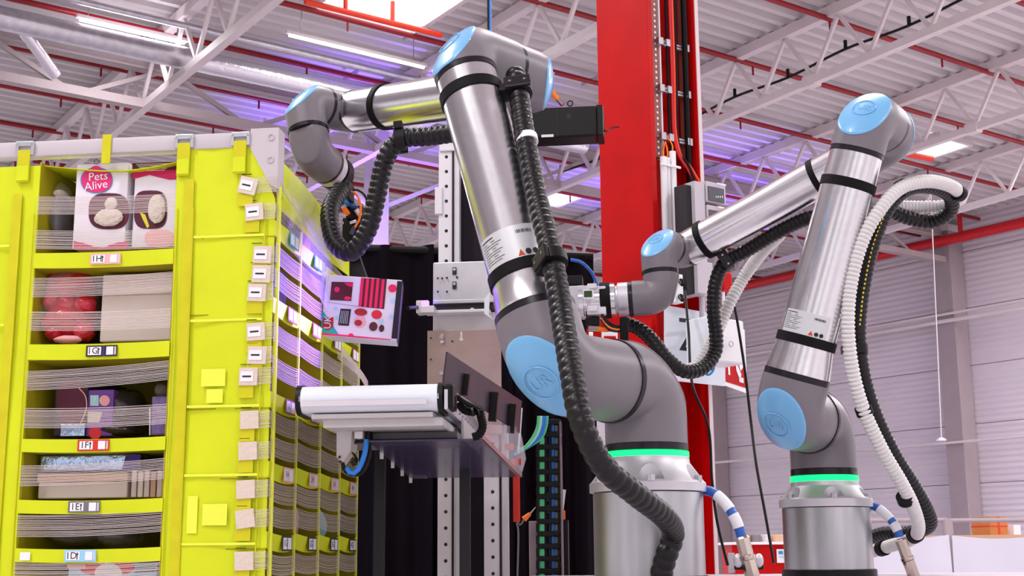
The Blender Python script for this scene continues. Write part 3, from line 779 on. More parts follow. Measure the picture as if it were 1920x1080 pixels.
# side face: dividers, floors, lips, bands, labels
SD = [0, .222, .445, .659, .868]
cloth('side_back', lambda u, v: (pf(.2, .87*u, ZB+(2.42-ZB)*v), LX), 'yellow_shade', amp=.002, th=LX*.003)
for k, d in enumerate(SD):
    if k: B().box(pf(.1, d, (ZB+2.3-.04*k)/2+0), LX*.1, DP*.002, UP*(2.3-.04*k-ZB)/2).build('side_divider', 'yellow_shade', pod)
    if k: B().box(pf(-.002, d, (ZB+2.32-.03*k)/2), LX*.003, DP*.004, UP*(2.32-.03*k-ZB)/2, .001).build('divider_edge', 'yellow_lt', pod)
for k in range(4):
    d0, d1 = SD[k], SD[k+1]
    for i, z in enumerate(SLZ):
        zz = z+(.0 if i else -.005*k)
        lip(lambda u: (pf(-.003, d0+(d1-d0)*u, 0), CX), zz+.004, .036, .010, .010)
        B().box(pf(.1, (d0+d1)/2, zz-.016), LX*.1, DP*(d1-d0)/2, UP*.0015).build('side_shelf', 'yellow_shade', pod)
        if i < 5 and not (i == 0 and k > 1):
            mt = ['lab_blue2', 'lab_brown', 'lab_brown', 'pink', 'lab_dark'][i]
            w = .078; c = pf(-.0175, d0+(d1-d0)*.5, zz-.004); o = B().box(c, DP*w/2, UP*.017, LX*.0008).build('bin_label', mt, pod)
            B().box(c-DP*w*.23-LX*.001, DP*w*.19, UP*.013, LX*.0006).build('label_field', 'paper', o); B().box(c+DP*w*.23-LX*.001, DP*w*.17, UP*.013, LX*.0006).build('label_field', 'paper', o)
            if i > 1:
                tb = B(); text(tb, '%d%s' % (k+1, 'KJIHG'[i]), c-DP*w*.23-LX*.002, DP, UP, .022); tb.build('label_text', 'ink', o)
        if i < 5:
            zn = SLZ[i+1]; gap = zz-zn
            for f in ((.27, .62) if i else (.3, .62)):
                if k == 2 and i == 0: continue
                band(lambda u: (pf(-.005, d0+(d1-d0)*u, 0), CX), zz-gap*f, zz-gap*f-.004, .042, 14, .006)
    for f in (.0, .06):
        if k < 3: band(lambda u: (pf(-.005, d0+(d1-d0)*u, 0), CX), 2.345-f-.012*k, 2.33-f-.012*k, .04, 13, .004)
cloth('side_top_flap', lambda u, v: (pf(-.004+.02*v, .03+.84*u, 2.30-.02*u+(.15-.05*u)*v), CX), 'yellow', 16, 6, .012, th=LX*.003)
cloth('side_plastic_sheet', lambda u, v: (pf(-.02, .05+.4*u, 2.22+.2*v-.1*u), CX), 'film', 10, 8, .014, th=LX*.001)
for a0 in (0, 1):                                   # loose elastic strips pulled aside by the carton
    p = ps(640, 500); q0 = pf(-.005, .60, 2.20-a0*.17); q1 = pf(-.05, .80, 2.16-a0*.22)
    b = B()
    for k in range(10):
        o = UP*(k*.005)
        b.sweep(crom([q0+o, (q0+q1)/2+o*.5+CX*.02, q1+o*.9], .03), .0012, 4)
    b.build('loose_elastic', 'elastic', pod)
B().box(pf(.475, .45, ZB-.02), LX*.475, DP*.44, UP*.02).build('base_deck', 'plastic_grey', pod)
for a in (.03, .92):
    for d in (.03, .85): B().box(pf(a, d, (ZB+.02)/2), LX*.02, DP*.02, UP*(ZB-.02)/2).build('leg', 'plastic_grey', pod)
#@@ITEMS
# ================================================================== THINGS IN THE POD
def fr(u, v, d=.03):                                   # point on a plane inside the front bins
    return hit(u, v, pf(0, d, 0), DP)
def fbox(b, u0, v0, u1, v1, d0, d1, bev=.001):
    p = fr((u0+u1)/2, (v0+v1)/2, d0); m = mpx((u0+u1)/2, (v0+v1)/2, 3.0+d0)
    return b.box(p+DP*(d1-d0)/2, CX*(u1-u0)/2*m, DP*(d1-d0)/2, UP*(v1-v0)/2*m, bev)
def flat(o_parent, name, mat, pts, d, curve=None):
    return B().prism([fr(u, v, d) for u, v in pts], DP*.0006).build(name, mat, o_parent)
def oval(cu, cv, ru, rv, n=28, sq=1):
    r = []
    for k in range(n):
        c, s_ = math.cos(2*math.pi*k/n), math.sin(2*math.pi*k/n)
        r.append((cu+ru*math.copysign(abs(c)**sq, c), cv+rv*math.copysign(abs(s_)**sq, s_)))
    return r
# toy box with the logo
def toy_box(u0, u1, v0, v1, d, label, logo, mirror):
    e = thing('toy_box', label, 'toy box', fr((u0+u1)/2, v1, d+.08))
    fbox(B(), u0, v0, u1, v1, d, d+.15, .0015).build('carton', 'box_white', e)
    return e
t1 = toy_box(137, 240, 302, 468, .035, 'white toy box with pink logo and oval window in the top bin', 1, 0)
flat(t1, 'pink_wave', 'magenta', [(138, 467), (138, 452), (155, 455), (175, 462), (195, 464), (215, 456), (239, 452), (239, 467)], .0335)
flat(t1, 'window', 'plum', oval(204, 396, 38, 34, sq=.7), .0335)
o = flat(t1, 'logo_outline', 'sign_blue', oval(181, 338, 30, 24, sq=.9), .0330)
flat(t1, 'logo_badge', 'logo_pink', oval(181, 338, 28.5, 22.5, sq=.9), .0324); flat(t1, 'logo_badge', 'logo_pink', oval(180, 320, 12, 9), .0322)
for w, u, v, sz, rr in (('Pets', 184, 331, .029, -.05), ('Alive', 180, 348, .029, -.12)):
    tb = B(); x = CX*math.cos(-rr)+UP*math.sin(-rr); text(tb, w, fr(u, v, .031), x, UP*math.cos(rr)+CX*math.sin(rr), sz); tb.build('logo_text', 'paper', t1)
B().ell(fr(204, 408, .03), CX*.036, DP*.008, UP*.022, wob=.05).build('plush_toy', 'plush_white', t1, smooth=60)
B().ell(fr(208, 382, .03), CX*.016, DP*.007, UP*.016, wob=.08).build('plush_toy', 'plush_white', t1, smooth=60)
B().torus(fr(181, 303, .033), DP, .006, .0008, 16, 5).build('hang_loop', 'ink', t1)
t2 = toy_box(248, 334, 306, 466, .045, 'white toy box with magenta header band beside the logo toy box', 0, 1)
flat(t2, 'header_band', 'plum', [(248, 306), (334, 303), (334, 318), (248, 322)], .0435)
flat(t2, 'header_wave', 'magenta', [(248, 322), (334, 316), (334, 336), (318, 337), (300, 333), (280, 328), (248, 336)], .0435)
flat(t2, 'window', 'plum', oval(282, 393, 31, 36, sq=.6), .0435)
B().ell(fr(294, 392, .04), CX*.022, DP*.008, UP*.036, wob=.06).build('plush_toy', 'plush_white', t2, smooth=60)
B().prism([fr(u, v, .0425) for u, v in ((262, 398), (272, 402), (280, 424), (276, 428), (268, 412))], DP*.0008).build('yellow_print', 'yellow_dot', t2)
flat(t2, 'pink_badge', 'pink', oval(299, 447, 28, 17, sq=.8), .0432)
for k in range(5): flat(t2, 'header_print', 'paper', [(255+k*3, 308+k*3), (325-k*4, 306+k*3), (325-k*4, 307+k*3), (255+k*3, 309+k*3)], .0430)
e = thing('bagged_plush', 'dark grey plush toy in clear plastic beside the logo toy box', 'toy', fr(118, 466, .1))
B().ell(fr(118, 412, .1), CX*.018, DP*.05, UP*.062, wob=.06).build('toy_body', 'dark_pack', e, smooth=60)
B().ell(fr(115, 366, .09), CX*.016, DP*.03, UP*.012, wob=.1).build('toy_cap', 'plush_white', e, smooth=60)
B().ell(fr(117, 405, .095), CX*.024, DP*.055, UP*.082, wob=.05).build('plastic_bag', 'film', e, smooth=60)
# second bin
e = thing('red_plush_bag', 'shiny red bagged plush toy in the bin above the 1G label', 'toy', fr(132, 643, .1))
B().ell(fr(133, 540, .11), CX*.064, DP*.07, UP*.050, 28, 18, .10).build('plush_part', 'plush_red', e, smooth=60)
B().ell(fr(130, 603, .10), CX*.066, DP*.07, UP*.050, 28, 18, .10).build('plush_part', 'plush_red', e, smooth=60)
for u_, v_, r_ in ((100, 565, .026), (160, 572, .028), (128, 572, .03), (104, 622, .026), (158, 622, .026)): B().ell(fr(u_, v_, .07), CX*r_, DP*.03, UP*r_*.9, 16, 12, .1).build('plush_part', 'plush_red', e, smooth=60)
B().ell(fr(86, 580, .09), CX*.014, DP*.02, UP*.022, 12, 8, .1).build('plush_ear', 'orange', e, smooth=60)
B().ell(fr(128, 637, .05), CX*.034, DP*.02, UP*.010, 14, 8, .1).build('plush_foot', 'pink', e, smooth=60)
B().ell(fr(131, 572, .10), CX*.072, DP*.08, UP*.092, 24, 14, .06).build('plastic_bag', 'film', e, smooth=60)
e = thing('plain_carton', 'plain cream carton filling the bin above the 1G label', 'carton', fr(258, 640, .1))
fbox(B(), 186, 511, 326, 641, .05, .35, .003).build('carton', 'cream', e)
B().box(fr(256, 553, .049), CX*.083, UP*.0006, DP*.0008).build('flap_gap', 'cardboard2', e)
# third bin
e = thing('window_box', 'dark toy box with curved pink edged window above the 1F label', 'toy box', fr(130, 818, .15))
fbox(B(), 100, 705, 165, 818, .07, .3, .002).build('carton', 'lab_dark', e)
flat(e, 'window', 'plum', oval(133, 752, 27, 44, sq=.8), .0685)
B().sweep(crom([fr(u, v, .066) for u, v in ((148, 728), (160, 742), (162, 765), (153, 790), (140, 808), (124, 818))], .01), .0014, 6).build('window_edge', 'pink', e)
fbox(B(), 112, 795, 160, 818, .064, .068, .001).build('foil_tray', 'foil_blue', e)
e = thing('purple_box', 'purple toy box with question mark print above the 1F label', 'toy box', fr(187, 818, .1))
fbox(B(), 160, 730, 213, 818, .075, .25, .002).build('carton', 'purple', e)
flat(e, 'print_square', 'lab_green' if 'lab_green' in MATS else 'mint', [(169, 741), (185, 741), (185, 761), (169, 761)], .0735)
tb = B(); text(tb, '?', fr(177, 751, .0725), CX, UP, .024); tb.build('question_mark', 'paper', e)
flat(e, 'print_badge', 'pink', oval(196, 751, 10, 10), .0735); flat(e, 'print_panel', 'cream', [(164, 772), (192, 772), (186, 792), (164, 792)], .0735)
flat(e, 'print_round', 'print_red', oval(178, 812, 12, 11), .0735)
e = thing('black_bag', 'glossy black plastic bag package above the 1F label', 'bag', fr(245, 818, .15))
B().ell(fr(235, 770, .16), CX*.055, DP*.08, UP*.05, 22, 14, .09).build('bag', 'dark_pack', e, smooth=60)
B().ell(fr(248, 700, .16), CX*.018, DP*.03, UP*.03, 14, 10, .1).build('bag_neck', 'film', e, smooth=60)
B().ell(fr(228, 808, .12), CX*.05, DP*.06, UP*.014, 20, 10, .06).build('bag_fold', 'dark_pack', e, smooth=60)
e = thing('mesh_pack', 'purple mesh patterned pack with crumpled top above the 1F label', 'pack', fr(298, 816, .1))
fbox(B(), 282, 742, 318, 816, .06, .2, .004).build('pack', 'purple_pat', e); B().ell(fr(302, 732, .08), CX*.014, DP*.02, UP*.014, 14, 8, .15).build('crumpled_top', 'film', e, smooth=60)
B().cyl(fr(281, 765, .058), fr(281, 816, .058), .0016, seg=6).build('edge_trim', 'paper', e)
# fourth bin
e = thing('foil_pack', 'silver blue foil gift pack lying above the cream box', 'pack', fr(165, 885, .1))
fbox(B(), 68, 852, 264, 884, .06, .26, .004).build('pack', 'foil_blue', e); flat(e, 'pack_end', 'navy', [(228, 882), (236, 853), (263, 852), (263, 882)], .0585)
e = thing('cream_box', 'flat cream lidded box above the 1E label', 'box', fr(155, 934, .1))
fbox(B(), 66, 904, 243, 934, .05, .3, .002).build('tray', 'cream', e); fbox(B(), 64, 887, 244, 903, .048, .302, .002).build('lid', 'cardboard2', e)
for k in range(5):
    e = fbox(B(), 246+k*12, 882+(k % 2)*2, 256+k*12, 932, .05, .2, .001).build('book', ['book', 'cream', 'book', 'cardboard2', 'book'][k])
    tag(e, 'slim beige book standing in the row beside the cream lidded box', 'book', 'books above the 1E label')
# fifth and sixth bins
for u, w, mt, lab, v0 in ((150, .075, 'dark_pack', 'dark pack in crinkled clear wrap above the 1D label', 1002), (225, .05, 'dark_pack', 'smaller dark wrapped pack with loose film end above the 1D label', 1006)):
    e = thing('wrapped_pack', lab, 'pack', fr(u, 1028, .1))
    B().ell(fr(u, v0, .12), CX*w*.9, DP*.06, UP*.022, 20, 10, .06).build('contents', mt, e, smooth=60); B().ell(fr(u, v0-2, .12), CX*w, DP*.07, UP*.03, 20, 12, .08).build('wrapper', 'film', e, smooth=60)
e = thing('puzzle_box', 'white toy box printed in red and blue below the 1D label', 'toy box', fr(210, 1110, .1))
fbox(B(), 122, 1056, 298, 1130, .05, .25, .002).build('carton', 'print_sky', e)
flat(e, 'red_print', 'print_red', oval(180, 1066, 30, 12), .0485); flat(e, 'red_print', 'print_red', oval(228, 1064, 24, 12), .0485); flat(e, 'white_print', 'paper', oval(203, 1076, 26, 20), .0480)
flat(e, 'strip_print', 'pink', [(126, 1058), (160, 1058), (160, 1066), (126, 1066)], .0482)
for k in range(3): flat(e, 'text_line', 'lab_grey', [(252, 1060+6*k), (292, 1058+6*k), (292, 1060+6*k), (252, 1062+6*k)], .0482)
# side bin contents
def sitem(k, i, kind, mat, label, d0=.15, d1=.6, hh=.6):
    z0 = SLZ[i]-.014; a = SD[k]+(SD[k+1]-SD[k])*d0; c = SD[k]+(SD[k+1]-SD[k])*d1; H = (SLZ[i-1]-SLZ[i])*hh if i else .12
    if kind == 'box':
        o = B().box(pf(.08, (a+c)/2, z0+H/2), LX*.06, DP*(c-a)/2, UP*H/2, .002).build('boxed_item', mat)
        tag(o, label, 'box')
    else:
        o = B().ell(pf(.07, (a+c)/2, z0+H/2), LX*.055, DP*(c-a)/2, UP*H/2, 18, 12, .09).build('bagged_item', mat, smooth=60); tag(o, label, 'pack')
sitem(0, 1, 'box', 'blue_pack', 'blue box at the front of the side bin below the blue label', .02, .34, .8)
sitem(0, 1, 'ell' if 0 else 'box', 'dark_pack', 'black wrapped box beside the blue box in the side bin', .38, .85, .75) if 0 else None
o = B().box(pf(.07, .14, 2.048+.065), LX*.05, DP*.045, UP*.065, .006).build('boxed_item', 'dark_pack'); tag(o, 'black wrapped box beside the blue box in the side bin', 'box')
sitem(0, 2, 'ell', 'dark_pack', 'dark bagged item in the side bin just above the conveyor nose', .1, .5, .4)
sitem(0, 3, 'box', 'print_red', 'red box with pale edge in the side bin above the 1H label', .05, .32, .75)
sitem(0, 4, 'box', 'print_red', 'red box in the side bin above the 1G side label', .03, .4, .7)
sitem(1, 4, 'ell', 'pink', 'pink bagged plush in the side bin above the 2G label', .1, .8, .8)
sitem(2, 4, 'box', 'lab_red', 'narrow red box in the side bin above the 3G label', .03, .3, .6)
sitem(2, 4, 'ell', 'mint', 'mint coloured bagged item beside the narrow red box', .4, .9, .8)
sitem(3, 4, 'box', 'lab_dark', 'dark box in the side bin above the 4G label', .1, .7, .8)
sitem(3, 3, 'box', 'orange', 'orange box in the side bin above the 4H label', .1, .5, .6)
sitem(0, 5, 'ell', 'dark_pack', 'dark bagged item in the lowest side bin by the pod corner', .1, .8, .8)
sitem(1, 5, 'ell', 'pink', 'pink bagged item in the lowest side bin', .1, .8, .8)
sitem(2, 5, 'ell', 'blue_pack', 'blue bagged item in the lowest side bin', .1, .8, .8)
sitem(1, 0, 'box', 'navy', 'deep blue box high in the upper side bin', .08, .4, .6)
sitem(1, 0, 'box', 'orange', 'small orange box high in the upper side bin', .5, .8, .5)
# ================================================================== CARTON HELD BY THE GRIPPER
BY = 3.42
tl, tr, br, bl = P(609, 514, BY), P(751, 524, BY+.01), P(744, 640, BY+.01), P(606, 628, BY)
bx_ = ((tr-tl)+(br-bl)).normalized(); by_ = ((tl-bl)+(tr-br)).normalized(); bn_ = bx_.cross(by_).normalized()      # bn_ points to the camera
by_ = bn_.cross(bx_)
bw, bh = (tr-tl).length, (tl-bl).length; bc = (tl+tr+br+bl)/4
e = thing('printed_carton', 'white toy carton printed with pink stripes half pushed into the pod side', 'carton', bc-by_*bh/2)
B().box(bc-bn_*.05, bx_*bw/2, by_*bh/2, bn_*.05, .0015).build('carton', 'box_white', e)
B().box(bc+bx_*(bw/2+.0006)-bn_*.05, bx_*.0008, by_*bh*.495, bn_*.0495).build('dark_side', 'lab_dark', e)
def bq(name, mat, pts, off=.0012): return B().prism([bc+bx_*(a-.5)*bw+by_*(.5-b)*bh+bn_*off for a, b in pts], bn_*.0005).build(name, mat, e)
def bov(cu, cv, ru, rv, n=20): return [(cu+ru*math.cos(2*math.pi*k/n), cv+rv*math.sin(2*math.pi*k/n)) for k in range(n)]
bq('window_print', 'maroon', [(.08, .12), (.36, .10), (.36, .41), (.08, .42)]); bq('window_figure', 'hot_pink', bov(.16, .24, .035, .045), .002); bq('window_figure', 'hot_pink', [(.24, .12), (.355, .11), (.355, .18), (.30, .17)], .002); bq('window_figure', 'hot_pink', bov(.31, .37, .045, .03), .002)
bq('stripe_field', 'maroon', [(.46, .02), (.80, .0), (.80, .5), (.46, .49)])
for k in range(5): bq('pink_stripe', 'hot_pink', [(.462+k*.068, .015), (.50+k*.068, .01), (.50+k*.068, .49), (.462+k*.068, .49)], .002)
bq('fold_line', 'lab_grey', [(.02, .455), (.46, .49), (.46, .495), (.02, .46)], .002)
bq('round_badge', 'hot_pink', bov(.885, .15, .055, .065), .002)
bq('teal_corner', 'teal', [(.0, .60), (.0, .97), (.24, .97)]); bq('badge', 'brown2', [(.02, .72), (.15, .70), (.16, .86), (.10, .92), (.02, .88)], .002)
tb = B(); text(tb, 'UK', bc+bx_*(.085-.5)*bw+by_*(.5-.79)*bh+bn_*.0032, by_, -bx_, .026); tb.build('badge_text', 'paper', e)
bq('text_panel', 'ink', [(.23, .55), (.37, .545), (.36, .82), (.22, .82)])
for k in range(5): bq('text_line', 'paper', [(.245+k*.022, .58), (.25+k*.022, .58), (.245+k*.022, .79), (.24+k*.022, .79)], .002)
for (u, v, ru, rv, mt) in ((.50, .58, .085, .06, 'brown2'), (.71, .60, .07, .075, 'print_red'), (.50, .74, .08, .09, 'pink'), (.48, .76, .05, .05, 'brown2'), (.68, .80, .055, .075, 'brown'), (.79, .82, .035, .06, 'brown')): bq('figure_print', mt, bov(u, v, ru, rv), .0016 if mt != 'brown2' else .0022)
for u, v in ((.17, .56), (.90, .36), (.90, .62), (.20, .70), (.78, .70)): bq('dot', 'mint', bov(u, v, .03, .035), .0011)
bq('black_edge', 'ink', [(.94, .02), (1., .02), (1., .97), (.93, .97)])
bq('pink_foot', 'hot_pink', [(.02, .965), (.92, .985), (.92, 1.0), (.02, 1.0)]); bq('round_badge', 'hot_pink', bov(.40, .97, .035, .03), .002)
#@@GANTRY
# ================================================================== BLACK CURTAIN
def curtain(u0, u1, vt, Y, label, ph):
    p0, p1 = P(u0, vt, Y), P(u1, vt, Y); top = p0.z
    n = 60
    def fn(u, v):
        p = p0.lerp(p1, u); w = math.sin(u*17+ph)+.4*math.sin(u*37+ph*2)
        return V((p.x, p.y+.045*w*(.35+.65*(1-v)), top*v+.01*(1-v)))
    o = B().grid(fn, 90, 6, V((0, .006, 0))).build('curtain', 'curtain', smooth=70); return tag(o, label, 'curtain', 'black curtain panels')
curtain(560, 814, 462, 5.3, 'black curtain panel hanging between the pod and the gantry post', 0)
curtain(798, 972, 474, 5.32, 'black curtain panel hanging behind the steel mounting plate', 1.3)
curtain(955, 1112, 482, 5.3, 'black curtain panel hanging behind the cable chain', 2.4)
e = thing('curtain_rail', 'thin black rail carrying the curtain panels', 'rail', P(830, 470, 5.3))
B().cyl(P(540, 460, 5.3), P(1112, 481, 5.3), .016, seg=10).build('tube', 'black', e)
for u in (560, 1105):
    p = P(u, 470, 5.34); B().cyl(V((p.x, p.y+.05, 0)), V((p.x, p.y+.05, p.z)), .02, seg=10).build('post', 'black', e)
# ================================================================== LINEAR GANTRY
GY = 4.2
gx = P(840, 700, GY)
gan = thing('linear_gantry', 'tall aluminium linear axis with drilled rails and black back panel', 'gantry', V((gx.x, GY, 0)))
def gpost(u0, u1, vt, holes, mat='alu_white', Y=GY, vb=1085):
    m = mpx(u0, 700, Y); c0 = P((u0+u1)/2, 700, Y); zt = P((u0+u1)/2, vt, Y).z; w = (u1-u0)*m
    o = B().box(V((c0.x, c0.y+.03, zt/2+.01)), CX*w/2, DP*.03, UP*(zt/2-.01), .002).build('profile_post', mat, gan)
    B().box(V((c0.x, c0.y, zt/2+.01))+CX*w*.18, CX*w*.05, DP*.004, UP*(zt/2-.01)).build('profile_groove', 'ring', o)
    B().box(V((c0.x, c0.y, zt/2+.01))+CX*w*.42, CX*w*.08, DP*.006, UP*(zt/2-.01)).build('profile_lip', 'alu_matt', o)
    if holes:
        z = 1.42; sp_ = 29.5*m
        z = zt-.02
        while z > 1.38: B().cyl(V((c0.x, c0.y-.0012, z))-CX*w*.16, V((c0.x, c0.y+.004, z))-CX*w*.16, .0055, seg=12).build('hole', 'ink', o); z -= sp_
    return o
gpost(823, 862, 283, True); gpost(908, 951, 790, True)
bpx(B(), 862, 270, 930, 490, GY+.04, .03).build('back_panel', 'dark_sheet2', gan)
bpx(B(), 823, 265, 872, 283, GY-.01, .08, .003).build('end_plate', 'alu_white', gan)
bpx(B(), 815, 350, 829, 402, GY-.005, .03, .002).build('sensor_block', 'alu_white', gan)
bpx(B(), 862, 830, 908, 1090, GY+.05, .02).build('back_panel', 'dark_sheet2', gan)
# carriage with slots and screw holes
car = thing('carriage_plate', 'silver carriage plate with slots riding on the linear axis', 'carriage', P(868, 575, GY-.1))
bpx(B(), 811, 489, 926, 576, GY-.07, .05, .004).build('plate', 'alu_matt', car)
for u in (852, 892):
    for v in (508, 535):
        b = B(); c = P(u, v, GY-.071); b.box(c, CX*.0065, DP*.001, UP*.012, .0009); b.build('slot', 'ink', car); B().cyl(c-DP*.002+UP*.005, c+UP*.005, .005, seg=10).build('screw', 'galv', car)
for u, v in ((821, 522), (829, 522), (838, 521), (857, 520), (886, 519), (906, 518), (915, 517), (821, 547), (838, 547), (906, 543), (922, 541)):
    c = P(u, v, GY-.0705); B().cyl(c-DP*.001, c, .0035, seg=10).build('hole', 'ink', car)
sl = thing('linear_slide', 'thin horizontal linear slide with rods under the carriage plate', 'slide', P(860, 590, GY-.1))
bpx(B(), 811, 561, 926, 568, GY-.08, .06, .002).build('slide_body', 'alu_matt', sl); bpx(B(), 811, 569, 926, 579, GY-.07, .05).build('slide_gap', 'ink', sl); bpx(B(), 795, 580, 918, 586, GY-.08, .05, .002).build('slide_rail', 'alu_white', sl)
bpx(B(), 780, 563, 790, 587, GY-.1, .05, .002).build('end_block', 'alu_white', sl); bpx(B(), 782, 573, 814, 586, GY-.1, .05, .002).build('end_block', 'alu_white', sl)
bpx(B(), 788, 563, 803, 572, GY-.1, .02, .002).build('violet_indicator', 'violet_lamp', sl)
bpx(B(), 882, 577, 888, 584, GY-.085, .02).build('stop', 'alu_white', sl)
quad_px(B(), [(908, 560, GY-.16), (918, 548, GY-.16), (916, 588, GY-.16), (926, 600, GY-.16), (908, 588, GY-.16)], DP*.01).build('angle_bracket', 'belt_white', sl)
B().cyl(P(765, 578, 3.95), P(784, 576, GY-.08), .006, seg=8).build('push_rod', 'black', sl)
o = bpx(B(), 811, 586, 935, 624, GY-.03, .02, .002).build('cover_plate', 'alu_white'); tag(o, 'ribbed pale cover plate between the slide and the steel mounting plate', 'plate')
# steel mounting plate with keyholes
mp_ = thing('mounting_plate', 'brushed steel mounting plate with keyholes on the gantry', 'plate', P(868, 800, GY-.06))
bpx(B(), 800, 617, 940, 815, GY-.06, .012, .001).build('sheet', 'steel_plate', mp_)
for u, v in ((828, 632), (915, 627), (828, 700), (916, 697)):
    c = P(u, v, GY-.0605); B().cyl(c-DP*.006, c, .0062, seg=14).build('screw', 'galv', mp_, smooth=40)
for u, v in ((865, 636), (829, 640)): c = P(u, v, GY-.0605); B().cyl(c-DP*.0006, c, .006, seg=12).box(c+UP*.012, CX*.003, DP*.0006, UP*.012).build('keyhole', 'alu_white', mp_)
for u, v in ((808, 634), (808, 674), (954 if 0 else 930, 655), (848, 640)): c = P(u, v, GY-.0605); B().cyl(c-DP*.0006, c, .0032, seg=10).build('hole', 'ink', mp_)
# servo motor on top of the gantry
sm = thing('servo_motor', 'black square servo motor with orange cable sticking out beyond the robot elbow', 'motor', P(1065, 258, GY))
bpx(B(), 985, 199, 1118, 258, GY-.02, .1, .006).build('body', 'black', sm); bpx(B(), 1117, 194, 1131, 255, GY-.022, .105, .005).build('end_cap', 'black', sm)
bpx(B(), 866, 205, 945, 272, GY-.01, .08, .004).build('gear_housing', 'ring', sm)
bpx(B(), 940, 190, 987, 262, GY-.025, .11, .003).build('gearbox_flange', 'ring', sm)
for u in (1045, 1082): bpx(B(), u, 201, u+1.2, 256, GY-.021, .003).build('body_seam', 'ring', sm)
bpx(B(), 1062, 214, 1070, 222, GY-.023, .006).build('plug', 'ring', sm); bpx(B(), 1015, 252, 1038, 257, GY-.022, .002).build('rating_plate', 'alu_matt', sm)
B().torus(P(1069, 194, GY+.02), V((.3, 1, 0)), .009, .0022, 16, 6).build('lifting_eye', 'black', sm)
B().cyl(P(1055, 197, GY+.02), P(1046, 186, GY+.02), .008, seg=12).build('cable_gland', 'nickel', sm); cable('motor_lead', [P(1046, 187, GY+.02), P(1038, 176, GY+.02), P(1026, 164, GY+.02), P(1005, 150, GY+.04)], .009, 'orange', parent=sm)
cable('tail_lead', [P(1130, 244, GY), P(1138, 246, GY), P(1146, 240, GY+.1), P(1160, 238, GY+.3)], .003, 'black', parent=sm)
# ================================================================== CONVEYOR
CY = 2.95
A0, A1 = P(556, 748, CY), P(826, 742, CY-.02)
cu_ = (A1-A0).normalized(); cl = (A1-A0).length; az8 = math.radians(8); cvd = V((math.sin(az8), math.cos(az8), 0)); cvd = (cvd-cu_*cvd.dot(cu_)).normalized(); cvu = cu_.cross(cvd)
cv = thing('belt_conveyor', 'white belt conveyor with rounded nose beside the yellow pod', 'conveyor', (A0+A1)/2-UP*.06)
def cpt(x, y, z): return A0+cu_*x+cvd*y+cvu*z
R = .030
def nose(x0, x1, r, L, mat, name, zsh=0):
    b = B(); rings = []
    for x in (x0, x1):
        ring = [cpt(x, -r*math.cos(t)+r, r*math.sin(t)+zsh) for t in [math.pi*(-.5+k/16) for k in range(17)]]
        ring += [cpt(x, L, r+zsh), cpt(x, L, -r+zsh)]
        rings.append(ring)
    return b.rings(rings).build(name, mat, cv, smooth=40, fix=True)
LEN = .92
nose(0.004, cl-.004, R, LEN, 'belt_white', 'belt')
for x in (-.004, cl-.008): nose(x, x+.012, R+.004, .12, 'black', 'nose_cap')
B().box(cpt(cl/2-.01, -.0035, -.012), cu_*(cl/2-.02), cvd*.0015, cvu*.006).build('belt_seam', 'alu_white', cv)
# underside tray and frame
B().prism([cpt(.03, .02, -R-.003), cpt(cl-.02, .02, -R-.003), cpt(cl+.02, LEN, -R-.003), cpt(.03, LEN, -R-.003)], cvu*-.01).build('under_tray', 'tray_grey', cv)
B().box(cpt(cl*.58, .22, -R-.022), cu_*cl*.42, cvd*.18, cvu*.010, .003).build('drip_tray', 'tray_grey', cv)
B().box(cpt(cl*.62, .26, -R-.046), cu_*cl*.44, cvd*.09, cvu*.013, .002).build('cross_beam', 'lab_grey', cv)
B().box(cpt(cl*.62, .168, -R-.052), cu_*cl*.44, cvd*.002, cvu*.004).build('beam_edge', 'ink', cv)
rail_ = B().box(cpt(cl+.012, .40, -.008), cu_*.004, cvd*.40, cvu*.022, .001).build('side_rail', 'alu_matt', cv)
for k in range(9): B().cyl(cpt(cl+.015, .1+.07*k, -.014), cpt(cl+.02, .1+.07*k, -.014), .004, seg=8).build('bolt', 'galv', rail_)
nb = B().box(cpt(cl+.016, .045, 0), cu_*.012, cvd*.04, cvu*.028, .006).build('drive_cover', 'black', cv); B().box(cpt(cl+.029, .05, -.008), cu_*.001, cvd*.012, cvu*.012).build('drive_window', 'ring', nb)
B().box(cpt(cl+.02, .5, -.05), cu_*.003, cvd*.22, cvu*.026).build('lower_rail', 'tray_grey', cv)
for y in (.1, .85):
    for x in (.05, cl-.03): 
        p = cpt(x, y, -R-.01)
        if y > .5: B().box(V((p.x, p.y, p.z/2)), V((.015, 0, 0)), V((0, .015, 0)), UP*(p.z/2)).build('leg', 'ring', cv)
# tension bracket with pneumatic hoses on the near left underside
br_ = thing('sensor_bracket', 'folded pale sheet bracket with cables under the conveyor nose', 'bracket', P(650, 870, 3.1))
quad_px(B(), [(631, 806, 3.08), (660, 806, 3.08), (657, 845, 3.08), (643, 866, 3.08), (631, 858, 3.08)], DP*.004).build('sheet', 'tray_grey', br_)
quad_px(B(), [(660, 806, 3.08), (672, 808, 3.12), (668, 846, 3.12), (648, 872, 3.1), (643, 866, 3.08), (657, 845, 3.08)], DP*.004).build('sheet_fold', 'cream', br_)
for u, v in ((637, 857), (638, 866)): c = P(u, v, 3.078); B().cyl(c-DP*.003, c, .003, seg=8).build('rivet', 'ink', br_)
bpx(B(), 664, 808, 680, 822, 3.06, .03, .002).build('cylinder', 'alu_white', br_); bpx(B(), 676, 806, 694, 830, 3.08, .03, .002).build('valve', 'black', br_)
cable('air_hose', [P(u, v, 3.06) for u, v in ((687, 824), (684, 850), (672, 880), (658, 888), (650, 876))], .006, 'cable_blue2', parent=br_)
